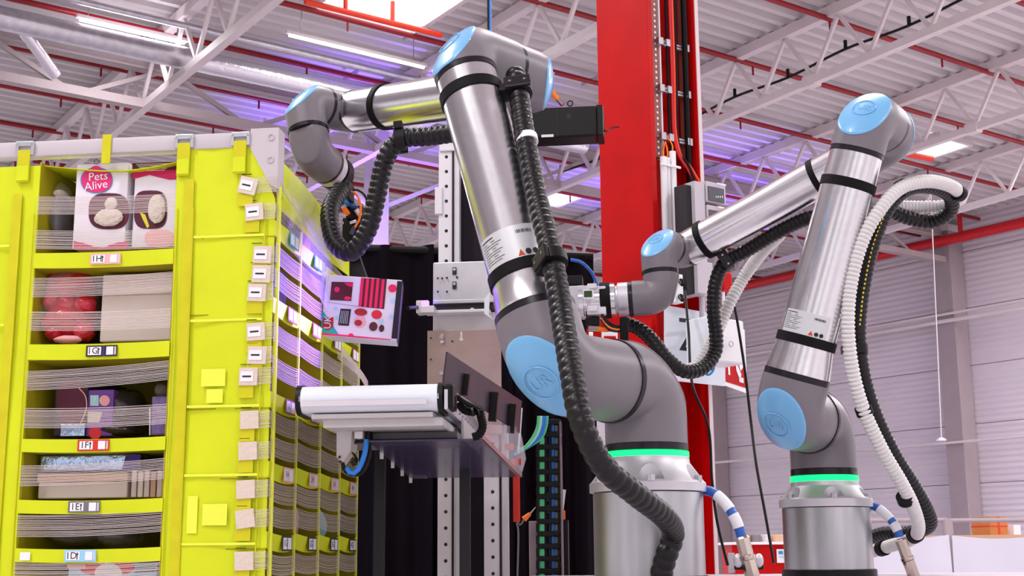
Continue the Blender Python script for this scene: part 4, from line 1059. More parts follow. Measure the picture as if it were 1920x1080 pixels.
cable('air_hose', [P(u, v, 3.07) for u, v in ((692, 822), (693, 850), (680, 885), (660, 890), (645, 880), (642, 862))], .0045, 'black', parent=br_)
for k in range(3): cable('wire', [P(u+k*2, v+k*3, 3.08) for u, v in ((660, 848), (668, 858), (660, 868), (650, 862))], .002, 'black', parent=br_)
# dark guide sheet with three clips
gs = thing('guide_sheet', 'dark grey guide sheet with three black clips along the conveyor side', 'sheet', cpt(cl+.03, .5, .1))
g0, g1, g2, g3 = P(836, 660, 2.98), P(976, 752, 3.88), P(972, 812, 3.88), P(829, 718, 2.98)
B().prism([g0, g1, g2, g3], CX*.004).build('sheet', 'dark_sheet', gs)
for (u, v0, v1, Y) in ((872, 702, 742, 3.18), (926, 736, 790, 3.48), (960, 758, 812, 3.72)):
    c0, c1 = P(u+2, v0, Y-.02), P(u-3, v1, Y-.02); bar(B(), c0, c1, .02, .022, DP).build('clip', 'black', gs)
# cable bundle on the conveyor side
cb_ = thing('cable_loom', 'braided black cable loom hanging on the conveyor side rail', 'cable', P(885, 790, 3.1))
hose('conduit', [P(u, v, 3.05) for u, v in ((860, 755), (870, 768), (885, 772), (898, 768), (902, 782), (905, 800), (898, 815), (885, 820))], .010, .006, 'black_soft', '', parent=cb_, depth=.12)
for k in range(3): cable('wire', [P(u+k*3, v+k*4, 3.02+.02*k) for u, v in ((840, 738), (856, 742), (870, 752), (890, 762), (905, 770))], .004, 'black', parent=cb_)
for k in range(2): B().cyl(P(884+k*12, 771, 3.03), P(888+k*12, 770, 3.03), .013, seg=12).build('cable_tie', 'ring', cb_)
# polycarbonate guard sheets below the conveyor; the first has violet reflection in its colour
ps1 = thing('guard_sheet', 'clear guard sheet coloured with violet reflection, with white hooks under the conveyor', 'guard', P(830, 870, 3.5))
q = [P(692, 826, 3.05), P(900, 822, 3.05), P(975, 892, 4.05), P(770, 894, 4.05)]
B().prism(q, UP*-.004).build('sheet', 'violet_sheet', ps1)
for f in (.25, .5, .75, 1.0):
    p = q[0].lerp(q[3], f); B().box(p-UP*.008, CX*.004, DP*.004, UP*.010).build('hook', 'paper', ps1)
B().cyl(q[3], q[3]+CX*.05, .006, seg=8).build('latch', 'nickel', ps1)
ps2 = thing('side_guard', 'slanted clear guard plate with metal edge beside the cable chain', 'guard', P(950, 860, 3.7))
B().prism([P(903, 795, 3.2), P(972, 800, 3.9), P(984, 860, 3.95), P(975, 891, 3.95), P(900, 818, 3.2)], CX*.004).build('sheet', 'clear', ps2)
bar(B(), P(900, 818, 3.19), P(975, 891, 3.94), .012, .012).build('edge_bar', 'steel_plate', ps2)
bar(B(), P(978, 765, 3.93), P(972, 850, 3.93), .006, .006).build('edge_rod', 'paper', ps2)
for (u, v) in ((955, 838), (968, 866)): bpx(B(), u-9, v-6, u+9, v+6, 3.9, .003).build('red_tab', 'lab_red', ps2)
for k, mt in enumerate(('cable_green', 'cable_mint', 'cable_blue2', 'cable_blue2', 'cable_green')):
    cable('air_tube', [P(u+k*4, v, 4.3+.02*k) for u, v in ((1010, 780), (1008, 800), (998, 822), (980-k*3, 842), (968-k*5, 836+k*4))], .0048, mt, ['pale green air tube arching out of the cable chain', 'mint air tube beside the pale green air tube', 'inner blue air tube leaving the cable chain', 'outer blue air tube leaving the cable chain', 'lowest green air tube arching to the clear guard'][k], 'tube')
# ================================================================== CABLE CHAIN
ch = thing('cable_chain', 'black cable carrier chain with green and blue tubes showing through its links', 'cable chain', P(1028, 1080, 4.5))
v = 786
while v < 1100:
    lk = bpx(B(), 1006, v, 1051, v+10, 4.45, .05, .003).build('chain_link', 'black', ch)
    for u0, u1 in ((1005, 1010), (1029, 1034), (1046, 1052)): bpx(B(), u0, v+9, u1, v+25, 4.455, .045).build('link_plate', 'black', lk)
    bpx(B(), 1040, v+11, 1046, v+23, 4.46, .03, .001).build('link_clip', 'lab_grey', lk)
    v += 23.3
for u, mt in ((1014, 'cable_green'), (1018.5, 'cable_green'), (1036.5, 'cable_blue2'), (1023, 'black')):
    B().cyl(P(u, 786, 4.464), P(u, 1100, 4.464), .0058, seg=8).build('air_tube', mt, ch, smooth=40)
for v0 in (925, 948):
    for u in (1016, 1021, 1026): B().cyl(P(u, v0, 4.47), P(u+4, v0+14, 4.47), .005, seg=8).build('bent_tube', 'cable_green', ch)
bpx(B(), 1051, 790, 1053, 1100, 4.44, .06).build('chain_guide', 'lab_grey', ch)
# column of red sheet, small posts and plugs behind
o = bpx(B(), 962, 893, 974, 978, 4.35, .02, .002).build('red_tag_strip', 'lab_red'); tag(o, 'narrow red plastic strip hanging below the clear guard', 'strip')
e = thing('loose_plug', 'orange plug on a grey lead hanging beside the cable chain', 'plug', P(985, 975, 4.4))
B().cyl(P(982, 974, 4.4), P(994, 963, 4.4), .010, .006, seg=12).build('plug_body', 'orange', e, smooth=40); B().cyl(P(994, 963, 4.4), P(1004, 951, 4.4), .004, .002, seg=8).build('plug_pin', 'nickel', e)
cable('lead', [P(u, v, 4.4) for u, v in ((982, 974), (976, 985), (968, 978), (972, 1000), (970, 1090))], .003, 'lab_grey', parent=e)
o = bpx(B(), 992, 978, 1006, 1100, 4.5, .03, .002).build('grey_post', 'pillar'); tag(o, 'short grey post between the gantry post and the cable chain', 'post')
e = thing('cable_end', 'white cable end with orange connector behind the chain guide', 'cable', P(1056, 975, 4.6))
B().cyl(P(1058, 918, 4.6), P(1053, 960, 4.6), .006, seg=10).build('sleeve', 'white_sleeve', e); B().cyl(P(1053, 918, 4.61), P(1051, 960, 4.61), .006, seg=10).build('sleeve', 'cable_blue', e); bpx(B(), 1049, 957, 1059, 974, 4.58, .02, .002).build('connector', 'orange', e); bpx(B(), 1052, 976, 1066, 1100, 4.6, .03, .002).build('stand', 'ring', e)
# assumed violet work light, added unseen behind the arm to tint the pod side
wl = P(990, 545, 3.45)
e = thing('assumed_work_light', 'small assumed violet work light, added unseen on a bracket arm of the gantry facing the pod', 'lamp', wl)
wd_ = (P(585, 590, 3.25)-wl).normalized(); wx, wy = perp(wd_)
B().box(wl-wd_*.02, wd_*.012, wx*.04, wy*.025, .003).build('housing', 'black', e); B().box(wl-wd_*.006, wd_*.002, wx*.035, wy*.02).build('lens', 'violet_lamp', e)
bar(B(), wl-wd_*.03, P(915, 480, GY+.03), .012, .012).build('added_bracket_arm', 'black', e)  # arm added to carry the assumed lamp
spot('assumed_work_light_beam', wl+wd_*.01, wl+wd_, 170, VIOLET, 50, 1.0, .05)
#@@HOSES
# ================================================================== HOSES OF THE LARGE ROBOT
def px(*l): return [P(*q) for q in l]
def clamp(e_name, c, d, r, label, lug=None):
    e = thing('hose_clamp', label, 'clamp', c); d = d.normalized(); x, y = perp(d)
    B().lathe(c-d*.014, d, [(0, r*1.0), (.002, r+.007), (.026, r+.007), (.028, r)], 28).build('collar', 'black', e, smooth=40)
    t = lug if lug else x
    t = (t-d*t.dot(d)).normalized(); y = d.cross(t)
    B().box(c+t*(r+.012), t*.010, y*.020, d*.011, .003).build('lug', 'black', e); B().box(c-y*(r+.004), t*(r+.006), y*.004, d*.016, .002).build('lug_plate', 'ring', e)
    for k in (-1, 1): B().cyl(c-y*(r+.008)+t*k*.016, c-y*(r+.0095)+t*k*.016, .0035, seg=8).build('screw', 'nickel', e)
    return e
HA = px((966, 138, 2.80), (972, 170, 2.76), (984, 255, 2.70), (1004, 360, 2.64), (1032, 470, 2.56), (1052, 580, 2.50), (1070, 690, 2.42), (1090, 790, 2.38), (1130, 872, 2.40), (1190, 925, 2.46), (1245, 968, 2.56), (1262, 1000, 2.66), (1250, 1040, 2.67), (1240, 1078, 2.68), (1238, 1130, 2.68))
hose('ribbed_hose', HA, .0228, .020, 'hose', 'thick black ribbed hose running down the front of the large robot arm', prof=[.88, .955, .99, 1.0, .99, .955])
clamp('c', HA[1], HA[2]-HA[0], .0228, 'black hose clamp strapped near the elbow of the large robot', RL['S1'].lerp(RL['E1'], .9)-HA[1])
clamp('c', P(1036, 487, 2.55), HA[5]-HA[4], .0228, 'black hose clamp strapped above the shoulder of the large robot', RL['S1'].lerp(RL['E1'], .3)-HA[4])
o = B().lathe(P(988, 262, 2.695), (HA[3]-HA[2]), [(-.008, .0232), (.008, .0236)], 24).build('hose_marker', 'paper', smooth=40); tag(o, 'white marker sleeve on the thick black hose', 'marker')
tb = B(); text(tb, 'LOG', P(988, 260, 2.668), V((1, .2, 0)), UP, .014); tb.build('marker_text', 'ink', o)
HB = px((905, 238, 3.02), (860, 248, 3.06), (800, 256, 3.10), (752, 262, 3.12), (722, 300, 3.13), (706, 370, 3.14), (690, 430, 3.15), (660, 472, 3.17), (630, 458, 3.20), (618, 415, 3.24), (622, 385, 3.28), (640, 355, 3.34))
hose('ribbed_hose', HB, .0235, .0165, 'hose', 'black ribbed hose looping below the wrist of the large robot', prof=[.87, .96, 1.0, 1.0, .96])
clamp('c', P(750, 262, 3.12), V((1, 0, .12)), .0215, 'black hose clamp hanging under the forearm of the large robot', UP)
# wrist tool of the large robot
fl = RL['flange']
gr = thing('gripper', 'black vacuum gripper with orange and blue plugs at the wrist of the large robot', 'gripper', fl)
ta = RL['ta']; gx_, gy_ = perp(ta)
B().lathe(fl, ta, [(0, .05), (.03, .05), (.032, .04), (.05, .04)], 32).build('adapter', 'black', gr, smooth=40)
bpx(B(), 646, 338, 655, 372, 3.36, .06, .003).build('hose_holder', 'black', gr)
bpx(B(), 641, 407, 676, 465, 3.46, .05, .003).build('valve_block', 'black', gr)
bpx(B(), 648, 385, 680, 410, 3.44, .05, .003).build('manifold', 'dark_sheet2', gr)
B().ell(P(655, 378, 3.42), CX*.014, DP*.012, UP*.013, 12, 8, .1).build('plug', 'cable_blue2', gr, smooth=60); B().ell(P(641, 379, 3.43), CX*.008, DP*.01, UP*.008, 12, 8, .1).build('plug', 'cable_blue', gr, smooth=60)
B().cyl(P(645, 391, 3.40), P(653, 402, 3.40), .007, seg=10).build('plug', 'orange', gr); B().cyl(P(667, 392, 3.40), P(675, 404, 3.41), .007, seg=10).build('plug', 'nickel', gr)
B().cyl(P(656, 418, 3.42), P(668, 414, 3.42), .004, seg=8).build('pin', 'alu_white', gr)
cable('sensor_lead', px((654, 358, 3.38), (668, 364, 3.38), (676, 385, 3.38), (674, 410, 3.38), (664, 428, 3.38)), .0032, 'orange', parent=gr); B().cyl(P(664, 426, 3.38), P(658, 439, 3.38), .005, seg=10).build('lead_end', 'violet_sheet', gr)
cable('sensor_lead', px((654, 358, 3.4), (670, 356, 3.4), (685, 368, 3.4), (690, 390, 3.4)), .0028, 'black', parent=gr)
for k in range(6): cable('thin_wire', px((650+k*3, 382, 3.41), (656+k*4, 386+k*2, 3.40), (664+k*3, 396, 3.41)), .0012, 'cable_blue2' if k % 2 else 'black', parent=gr)
for u, v in ((642, 418), (645, 458)): B().cyl(P(u, v, 3.455), P(u, v, 3.46), .004, seg=10).build('bolt', 'nickel', gr)
B().prism([P(655, 465, 3.5), P(668, 465, 3.5), P(690, 530, 3.46), P(655, 530, 3.46)], DP*.03).build('suction_arm', 'black', gr)
# ================================================================== HOSES OF THE SMALLER ROBOT
hose('ribbed_hose', px((1535, 404, 3.72), (1500, 415, 3.76), (1450, 440, 3.82), (1400, 470, 3.88), (1360, 492, 3.92), (1342, 530, 3.93), (1338, 580, 3.94), (1343, 630, 3.95), (1340, 662, 3.95), (1318, 690, 3.93), (1284, 696, 3.9), (1250, 672, 3.88), (1225, 640, 3.88), (1198, 616, 3.9), (1168, 604, 3.92)), .0215, .0145, 'hose', 'black ribbed hose hanging from the forearm of the smaller robot down to its tool', prof=[.87, .96, 1.0, 1.0, .96])
hose('white_hose', px((1462, 440, 3.86), (1430, 472, 3.98), (1400, 512, 4.08), (1372, 560, 4.08), (1350, 610, 4.08), (1330, 655, 4.06), (1300, 690, 4.05), (1262, 690, 4.05)), .020, .0125, 'hose_white', 'white ribbed suction hose behind the black hose of the smaller robot', depth=.22)
WHP = px((1630, 1036, 3.98), (1668, 1024, 3.9), (1706, 1012, 3.78), (1722, 992, 3.70), (1712, 950, 3.62), (1690, 905, 3.57), (1655, 845, 3.53), (1618, 765, 3.49), (1598, 690, 3.46), (1590, 610, 3.43), (1596, 530, 3.41), (1618, 450, 3.39), (1652, 390, 3.38), (1690, 352, 3.40), (1740, 340, 3.45), (1785, 350, 3.52), (1800, 370, 3.60), (1775, 385, 3.68), (1730, 388, 3.70), (1680, 388, 3.68))
hose('white_hose', WHP, .0185, .0115, 'hose_white', 'long white ribbed hose looping beside the upper arm of the smaller robot', depth=.2)
hose('ribbed_hose', px((1622, 1012, 4.05), (1660, 1000, 3.98), (1710, 998, 3.88), (1742, 985, 3.8), (1738, 958, 3.74), (1712, 910, 3.68), (1675, 850, 3.62), (1640, 775, 3.57), (1618, 700, 3.54), (1610, 620, 3.51), (1618, 540, 3.49), (1636, 460, 3.47), (1664, 392, 3.46), (1700, 355, 3.48), (1745, 350, 3.52), (1780, 366, 3.58), (1782, 395, 3.64), (1748, 416, 3.68), (1700, 408, 3.68), (1665, 392, 3.66)), .0205, .0145, 'hose', 'black ribbed hose beside the long white hose of the smaller robot', prof=[.87, .96, 1.0, 1.0, .96])
bh_ = [o for o in COL.objects if o.name.startswith('ribbed_hose')][-1]; b = B(); yp = crom(px((1612, 610, 3.483), (1620, 540, 3.465), (1637, 460, 3.445), (1662, 394, 3.437)), .012)
for i in range(0, len(yp)-1): bar(b, yp[i], yp[i].lerp(yp[i+1], .5), .003, .003)
b.build('yellow_stitching', 'yellow_dot', bh_)
for u, v, Y, d, lab in ((1692, 352, 3.42, WHP[14]-WHP[12], 'near the elbow loop'), (1620, 770, 3.5, WHP[8]-WHP[6], 'beside the shoulder'), (1697, 935, 3.6, WHP[5]-WHP[3], 'above the lower bend'), (1716, 1003, 3.74, WHP[3]-WHP[1], 'at the lower bend'), (1655, 1028, 3.93, WHP[2]-WHP[0], 'behind the pedestal'), (1797, 362, 3.56, WHP[16]-WHP[14], 'at the tip of the hose loop')):
    d = d.normalized(); o = B().lathe(P(u, v, Y)-d*.012, d, [(0, .0195), (.001, .0225), (.023, .0225), (.024, .0195)], 26).build('hook_strap', 'black_soft', smooth=40); tag(o, 'black hook strap tying the white and black hoses '+lab, 'strap', 'hose straps')
clamp('c', P(1362, 490, 3.92), V((-.8, .2, -.5)), .0215, 'black hose clamp under the forearm of the smaller robot', UP)
clamp('c', P(1608, 655, 3.52), UP, .0205, 'black hose clamp strapped beside the shoulder of the smaller robot', CX*-1)
# tool of the smaller robot
ta = RR['ta']; f2 = RR['flange']; rx, rz = DP, UP
t2 = thing('gripper_tool', 'silver gripper tool with small lit display at the wrist of the smaller robot', 'gripper', f2)
B().lathe(f2, ta, [(0, .05), (.07, .05), (.072, .047), (.09, .047), (.092, .052), (.105, .052)], 40).build('tool_changer', 'alu', t2, smooth=40)
B().lathe(f2+ta*.012, ta, [(0, .051), (.001, .0535), (.03, .0535), (.031, .051)], 36).build('strap', 'black_soft', t2, smooth=40)
Yt = f2.y
bpx(B(), 1100, 536, 1136, 590, Yt-.04, .08, .003).build('tool_body', 'alu_white', t2); bpx(B(), 1066, 535, 1104, 580, Yt-.03, .06, .003).build('tool_body', 'alu_matt', t2)
ds = bpx(B(), 1093, 543, 1113, 561, Yt-.055, .02, .002).build('display', 'paper', t2); bpx(B(), 1095, 545, 1110, 557, Yt-.057, .003).build('display_screen', 'screen', ds)
bpx(B(), 1101, 531, 1119, 541, Yt-.05, .05, .003).build('latch', 'alu_white', t2); bpx(B(), 1102, 573, 1120, 584, Yt-.05, .05, .003).build('latch', 'alu_white', t2)
bpx(B(), 1062, 516, 1092, 534, Yt, .05, .003).build('camera_block', 'black', t2); bpx(B(), 1098, 594, 1124, 611, Yt-.03, .05, .003).build('valve', 'black', t2)
B().cyl(P(1103, 616, Yt-.04), P(1120, 617, Yt-.04), .009, seg=12).build('connector', 'nickel', t2); B().cyl(P(1120, 617, Yt-.04), P(1139, 619, Yt-.04), .008, .006, seg=12).build('connector_boot', 'orange', t2)
cable('air_line', px((1070, 487, Yt-.1), (1090, 492, Yt-.1), (1110, 512, Yt-.06), (1121, 538, Yt-.04)), .005, 'cable_blue', parent=t2)
for k in range(4): cable('tool_lead', px((1128, 590+k*3, Yt-.05), (1140, 604+k*4, Yt-.06), (1155, 612+k*3, Yt-.06), (1170, 610+k*3, Yt-.04)), .004, ('black', 'black', 'orange', 'ring')[k], parent=t2)
bpx(B(), 1162, 594, 1178, 636, Yt-.06, .03, .003).build('hook_strap', 'black_soft', t2)
# ================================================================== BASE CABLES WITH METAL CONNECTORS
def base_cable(path, cpath, r, lab, lab2):
    e = thing('base_cable', lab, 'cable', path[0])
    cable('core', path, r, 'cable_blue', parent=e, seg=14)
    full = crom(path, .004); n = len(full)
    for f0, f1 in ((.28, .62), (.66, .88)): B().sweep(full[int(n*f0):int(n*f1)], r*1.12, 16).build('label_sleeve', 'white_sleeve', e, smooth=50)
    q0, q1 = cpath; d = (q1-q0).normalized(); L = (q1-q0).length
    c = thing('metal_connector', lab2, 'connector', q0)
    B().lathe(q0, d, [(0, r*1.15), (.004, r*1.4), (L*.42, r*1.4), (L*.43, r*1.25), (L*.5, r*1.25), (L*.51, r*1.45), (L*.95, r*1.45), (L, r*1.3)], 8).build('shell', 'nickel', c, smooth=30)
    for f in (.46, .98): B().lathe(q0+d*L*f, d, [(-.006, r*1.3), (-.004, r*1.6), (.004, r*1.6), (.006, r*1.3)], 24).build('lock_ring', 'nickel', c, smooth=40)
base_cable(px((1316, 918, 2.85), (1338, 924, 2.83), (1362, 946, 2.81), (1380, 976, 2.80), (1391, 1008, 2.80)), (P(1391, 1006, 2.80), P(1414, 1092, 2.80)), .0105, 'blue and white cable leaving the base of the large robot', 'nickel plug on the cable beside the large robot pedestal')
base_cable(px((1626, 946, 3.73), (1645, 952, 3.71), (1668, 972, 3.69), (1683, 995, 3.68), (1688, 1012, 3.68)), (P(1688, 1010, 3.68), P(1718, 1092, 3.68)), .0115, 'blue and white cable leaving the base of the smaller robot', 'nickel plug on the cable beside the smaller robot pedestal')
# ================================================================== RED COLUMN
CY_ = 4.55
q = P(1232, 500, CY_); Q = V((q.x, q.y, 0)); HC = 9.6
col = thing('steel_column', 'tall red painted steel column between the two robots', 'column', Q)
def cbox(b, d1a, d1b, d2a, d2b, z0, z1, bev=0): return b.box(Q+D1*(d1a+d1b)/2+D2*(d2a+d2b)/2+UP*(z0+z1)/2, D1*(d1b-d1a)/2, D2*(d2b-d2a)/2, UP*(z1-z0)/2, bev)
cbox(B(), 0, .285, -.012, .012, 0, HC, .002).build('flange', 'red', col); cbox(B(), 0, .285, .222, .246, 0, HC, .002).build('flange', 'red', col); cbox(B(), .10, .12, .012, .222, 0, HC).build('web', 'red', col); cbox(B(), -.02, .31, -.03, .27, 0, .03).build('foot_plate', 'red', col)
cbox(B(), -.002, 0, .225, .242, 0, HC).build('edge_strip', 'steel_white', col)
zt = lambda v: zat(1290, v, CY_)
tray = thing('cable_ladder', 'perforated cable ladder with cross bars fixed in the red column', 'cable ladder', Q+D2*.12+UP*2.8)
for d2 in (.055, .205):
    z0 = zt(285) if d2 < .1 else zt(290); r_ = cbox(B(), .035, .06, d2-.012, d2+.012, z0, 4.2).build('side_rail', 'lab_brown', tray)
    z = z0+.01
    while z < zt(-20): cbox(B(), .033, .036, d2-.004, d2+.004, z, z+.008).build('slot', 'paper', r_); z += .022
cbox(B(), .03, .06, .072, .078, zt(285), 4.2).build('white_edge', 'paper', tray)
for v in (66, 155, 246):
    cb2 = cbox(B(), .025, .04, .06, .21, zt(v)-.009, zt(v)+.009, .001).build('cross_bar', 'galv', tray); cbox(B(), .024, .026, .06, .21, zt(v)-.002, zt(v)+.002).build('bar_groove', 'ink', cb2)
    for d2 in (.065, .105, .195): cbox(B(), .012, .03, d2-.012, d2+.012, zt(v)-.014, zt(v)+.014, .002).build('cable_clamp', 'galv', cb2)
def cq(d1, d2, z): return Q+D1*d1+D2*d2+UP*z
cable('power_cable', [cq(.02, .19, 4.2), cq(.02, .19, 3.4), cq(.02, .19, zt(320)), cq(-.01, .19, zt(345))], .011, 'black_soft', 'thick dark cable beside the outer rail of the cable ladder')
cable('power_cable', [cq(.02, .098, 4.2), cq(.02, .10, 3.5), cq(.02, .10, zt(248)), cq(.0, .09, zt(285))], .005, 'black_soft', 'thin black cable beside the white edge of the cable ladder')
cable('red_cable', [cq(.015, .112, 4.2), cq(.015, .115, 3.3), cq(.015, .118, zt(250)), cq(-.02, .15, zt(310)), cq(-.05, .19, zt(360)), cq(-.07, .23, zt(400)), cq(-.06, .3, zt(430))], .006, 'pipe_red', 'red cable dropping from the ladder to the meter box')
cable('red_cable', [cq(.01, .122, 4.2), cq(.01, .123, 3.3), cq(.01, .124, zt(250)), cq(-.03, .16, zt(310)), cq(-.06, .2, zt(360)), cq(-.08, .24, zt(400)), cq(-.07, .31, zt(432))], .0045, 'orange_pipe', 'bright red cable beside the red cable dropping to the meter box')
cable('power_cable', [cq(.01, .132, 4.2), cq(.012, .135, 3.3), cq(.01, .13, zt(250)), cq(-.03, .15, zt(310)), cq(-.06, .165, zt(380)), cq(-.07, .17, zt(420))], .005, 'black_soft', 'black cable crossing in front of the grey meter box')
for k, d2 in enumerate((.045, .066, .09)):
    z1 = zt((290, 290, 276)[k]); o = B().cyl(cq(.0, d2, zt(560)), cq(.0, d2, z1), .0125 if k != 1 else .0085, seg=14).build('conduit_pipe', 'paper', smooth=40); tag(o, ('white conduit running along the flange edge of the red column', 'thin middle white conduit on the red column', 'tallest white conduit on the red column')[k], 'conduit', 'white conduits')
    cable('wire_tail', [cq(.0, d2, z1), cq(.01, d2+.01, z1+.03), cq(.02, .075, z1+.07)], .003, 'orange', parent=o)
o = cbox(B(), -.016, -.01, .02, .115, zt(308), zt(304)).build('conduit_clip', 'paper'); tag(o, 'white clip strap across the three conduits', 'clip')
# electrical boxes on the column
eb = thing('switch_cabinet', 'slim grey switch cabinet with black side on the red column', 'cabinet', P(1312, 540, CY_-.25))
F1 = D2*.6+V((.4, 0, 0)); F1 = D2
def cface(b, u0, v0, u1, v1, Y, dep, bev=.001): return bpx(b, u0, v0, u1, v1, Y, dep, bev, D2, D1)
cface(B(), 1302, 337, 1328, 552, CY_-.06, .10).build('housing', 'cabinet', eb); cface(B(), 1283, 343, 1302, 552, CY_-.07, .05).build('side_panel', 'ink', eb)
mb = thing('meter_box', 'grey meter box with clear flap windows above the smaller robot forearm', 'meter box', P(1345, 430, CY_-.1))
for v0, v1, u0, u1 in ((342, 382, 1318, 1368), (386, 424, 1320, 1370)):
    d_ = cface(B(), u0, v0, u1, v1, CY_-.02, .06, .003).build('door', 'cabinet', mb); cface(B(), u0+5, v0+9, u1-4, v1-3, CY_-.026, .006).build('clear_window', 'dark_window', d_); cface(B(), u0+24, v0+2, u1-3, v0+5, CY_-.025, .004).build('latch', 'paper', d_)
    for k in range(7): cface(B(), u0+12+k*4, v0+25, u0+14+k*4, v0+29, CY_-.028, .002).build('breaker', 'paper', d_)
jb = thing('junction_box', 'grey junction box with cable gland below the smaller robot forearm', 'junction box', P(1325, 545, CY_))
cface(B(), 1307, 490, 1342, 540, CY_-.05, .07, .003).build('box', 'cabinet', jb); B().cyl(P(1316, 541, CY_), P(1316, 556, CY_), .016, seg=14).build('gland', 'cabinet', jb); B().cyl(P(1316, 556, CY_), P(1317, 602, CY_), .010, seg=12).build('conduit', 'cabinet', jb)
rb = thing('socket_box', 'white socket strip with black plugs beside the smaller robot wrist', 'socket', P(1275, 570, CY_-.1))
cface(B(), 1264, 513, 1284, 568, CY_-.10, .04, .003).build('box', 'paper', rb)
for v in (527, 556): B().cyl(P(1276, v, CY_-.11), P(1279, v+7, CY_-.14), .010, .006, seg=12).build('plug', 'black', rb)
rl = thing('beacon_box', 'red alarm box beside the black hose under the forearm', 'alarm box', P(1362, 530, CY_+.1)); cface(B(), 1352, 508, 1378, 545, CY_+.05, .05, .008).build('housing', 'red', rl); B().cyl(P(1356, 548, CY_+.06), P(1356, 572, CY_+.06), .006, seg=8).build('stem', 'paper', rl)
# signs and enclosure
sg = thing('white_board', 'white sign board with big black letter and blue smile mark on the red column', 'sign', P(1300, 715, CY_-.08))
B().prism([P(1247, 572, CY_-.02), P(1360, 592, CY_-.02+.10), P(1360, 724, CY_-.02+.10), P(1247, 712, CY_-.02)], D1*.006).build('board', 'belt_white', sg)
tb = B(); text(tb, 'Z', P(1293, 632, CY_-.04), D2, UP, .165); tb.build('letter', 'ink', sg)
B().sweep(crom(px((1322, 700, CY_-.0), (1328, 703, CY_-.0), (1335, 698, CY_-.0), (1339, 688, CY_-.0), (1338, 680, CY_-.0)), .006), .004, 8).build('smile_mark', 'sign_blue', sg); B().cyl(P(1332, 684, CY_), P(1338, 682, CY_), .0035, seg=6).build('smile_mark', 'sign_blue', sg)
en = thing('wall_enclosure', 'white square electrical enclosure with rounded door handle', 'enclosure', P(1335, 685, CY_-.15))
B().box(P(1340, 642, CY_-.1), D2*.085, D1*.05, UP*.075, .004).build('housing', 'belt_white', en); B().box(P(1340, 642, CY_-.1)-D1*.052+D2*.004, D2*.079, D1*.003, UP*.071, .001).build('door', 'paper', en)
B().torus(P(1371, 645, CY_-.15), D1, .009, .002, 18, 6).build('handle', 'plastic_grey', en)
fs_ = thing('fire_sign', 'red fire sign with white flame and border behind the enclosure', 'sign', P(1382, 735, CY_+.2))
fq = [P(1352, 602, CY_+.1), P(1396, 618, CY_+.2), P(1402, 738, CY_+.2), P(1358, 722, CY_+.1)]
fx = (fq[1]-fq[0]); fy = (fq[3]-fq[0]); fn_ = fx.cross(fy).normalized()
if fn_.dot(CAM-fq[0]) < 0: fn_ = -fn_
B().prism(fq, -fn_*.004).build('plate', 'paper', fs_)
def fpt(a, b_, o_): return fq[0]+fx*a+fy*b_+fn_*o_
B().prism([fpt(.06, .06, .001), fpt(.92, .05, .001), fpt(.92, .94, .001), fpt(.06, .94, .001)], fn_*.001).build('red_field', 'red', fs_)
for pts in ([(.55, .28), (.75, .45), (.82, .62), (.70, .70), (.62, .60), (.68, .50)], [(.45, .42), (.55, .6), (.72, .75), (.66, .86), (.52, .72)], [(.60, .80), (.80, .80), (.80, .88), (.62, .88)], [(.16, .62), (.24, .60), (.24, .82), (.16, .82)]): B().prism([fpt(a, b_, .003) for a, b_ in pts], fn_*.0008).build('flame', 'paper', fs_)
rs_ = thing('red_notice', 'red notice with white outlined squares behind the smaller robot tool', 'sign', P(1150, 640, CY_+.05))
B().prism([P(1100, 596, CY_+.12), P(1222, 596, CY_-.03), P(1222, 660, CY_-.03), P(1100, 660, CY_+.12)], V((0, .004, 0))).build('plate', 'red', rs_)
for u0, u1 in ((1128, 1158), (1104, 1112)): b = B(); b.prism([P(u0, 622, CY_-.01), P(u1, 622, CY_-.02), P(u1, 642, CY_-.02), P(u0, 642, CY_-.01)], V((0, .002, 0))).build('white_outline', 'paper', rs_); B().prism([P(u0+4, 630, CY_-.02), P(u1-3, 630, CY_-.03), P(u1-3, 640, CY_-.03), P(u0+4, 640, CY_-.02)], V((0, .002, 0))).build('red_square', 'red', rs_)
cable('hanging_cable', px((1374, 560, 4.35), (1382, 600, 4.35), (1396, 690, 4.35), (1408, 790, 4.35), (1418, 870, 4.3), (1436, 970, 4.25), (1452, 1062, 4.2)), .0045, 'black', 'thin black cable hanging in front of the pale wall', seg=8)
cable('hanging_cable', px((1284, 545, 4.4), (1291, 620, 4.3), (1298, 720, 4.2), (1328, 800, 4.2), (1335, 900, 4.2), (1345, 980, 4.2), (1366, 1066, 4.2)), .0045, 'black', 'thin black cable hanging in front of the red column', seg=8)
e = thing('blue_drop_cable', 'thin blue and black cable pair hanging from the roof behind the elbow', 'cable', P(917, 60, 6)); 
for k, mt in ((0, 'black'), (1, 'cable_blue2')): B().cyl(P(915.5+k*4, 75, 6), P(915.5+k*4, 75, 6)+UP*5.4, .005, seg=8).build('strand', mt, e)
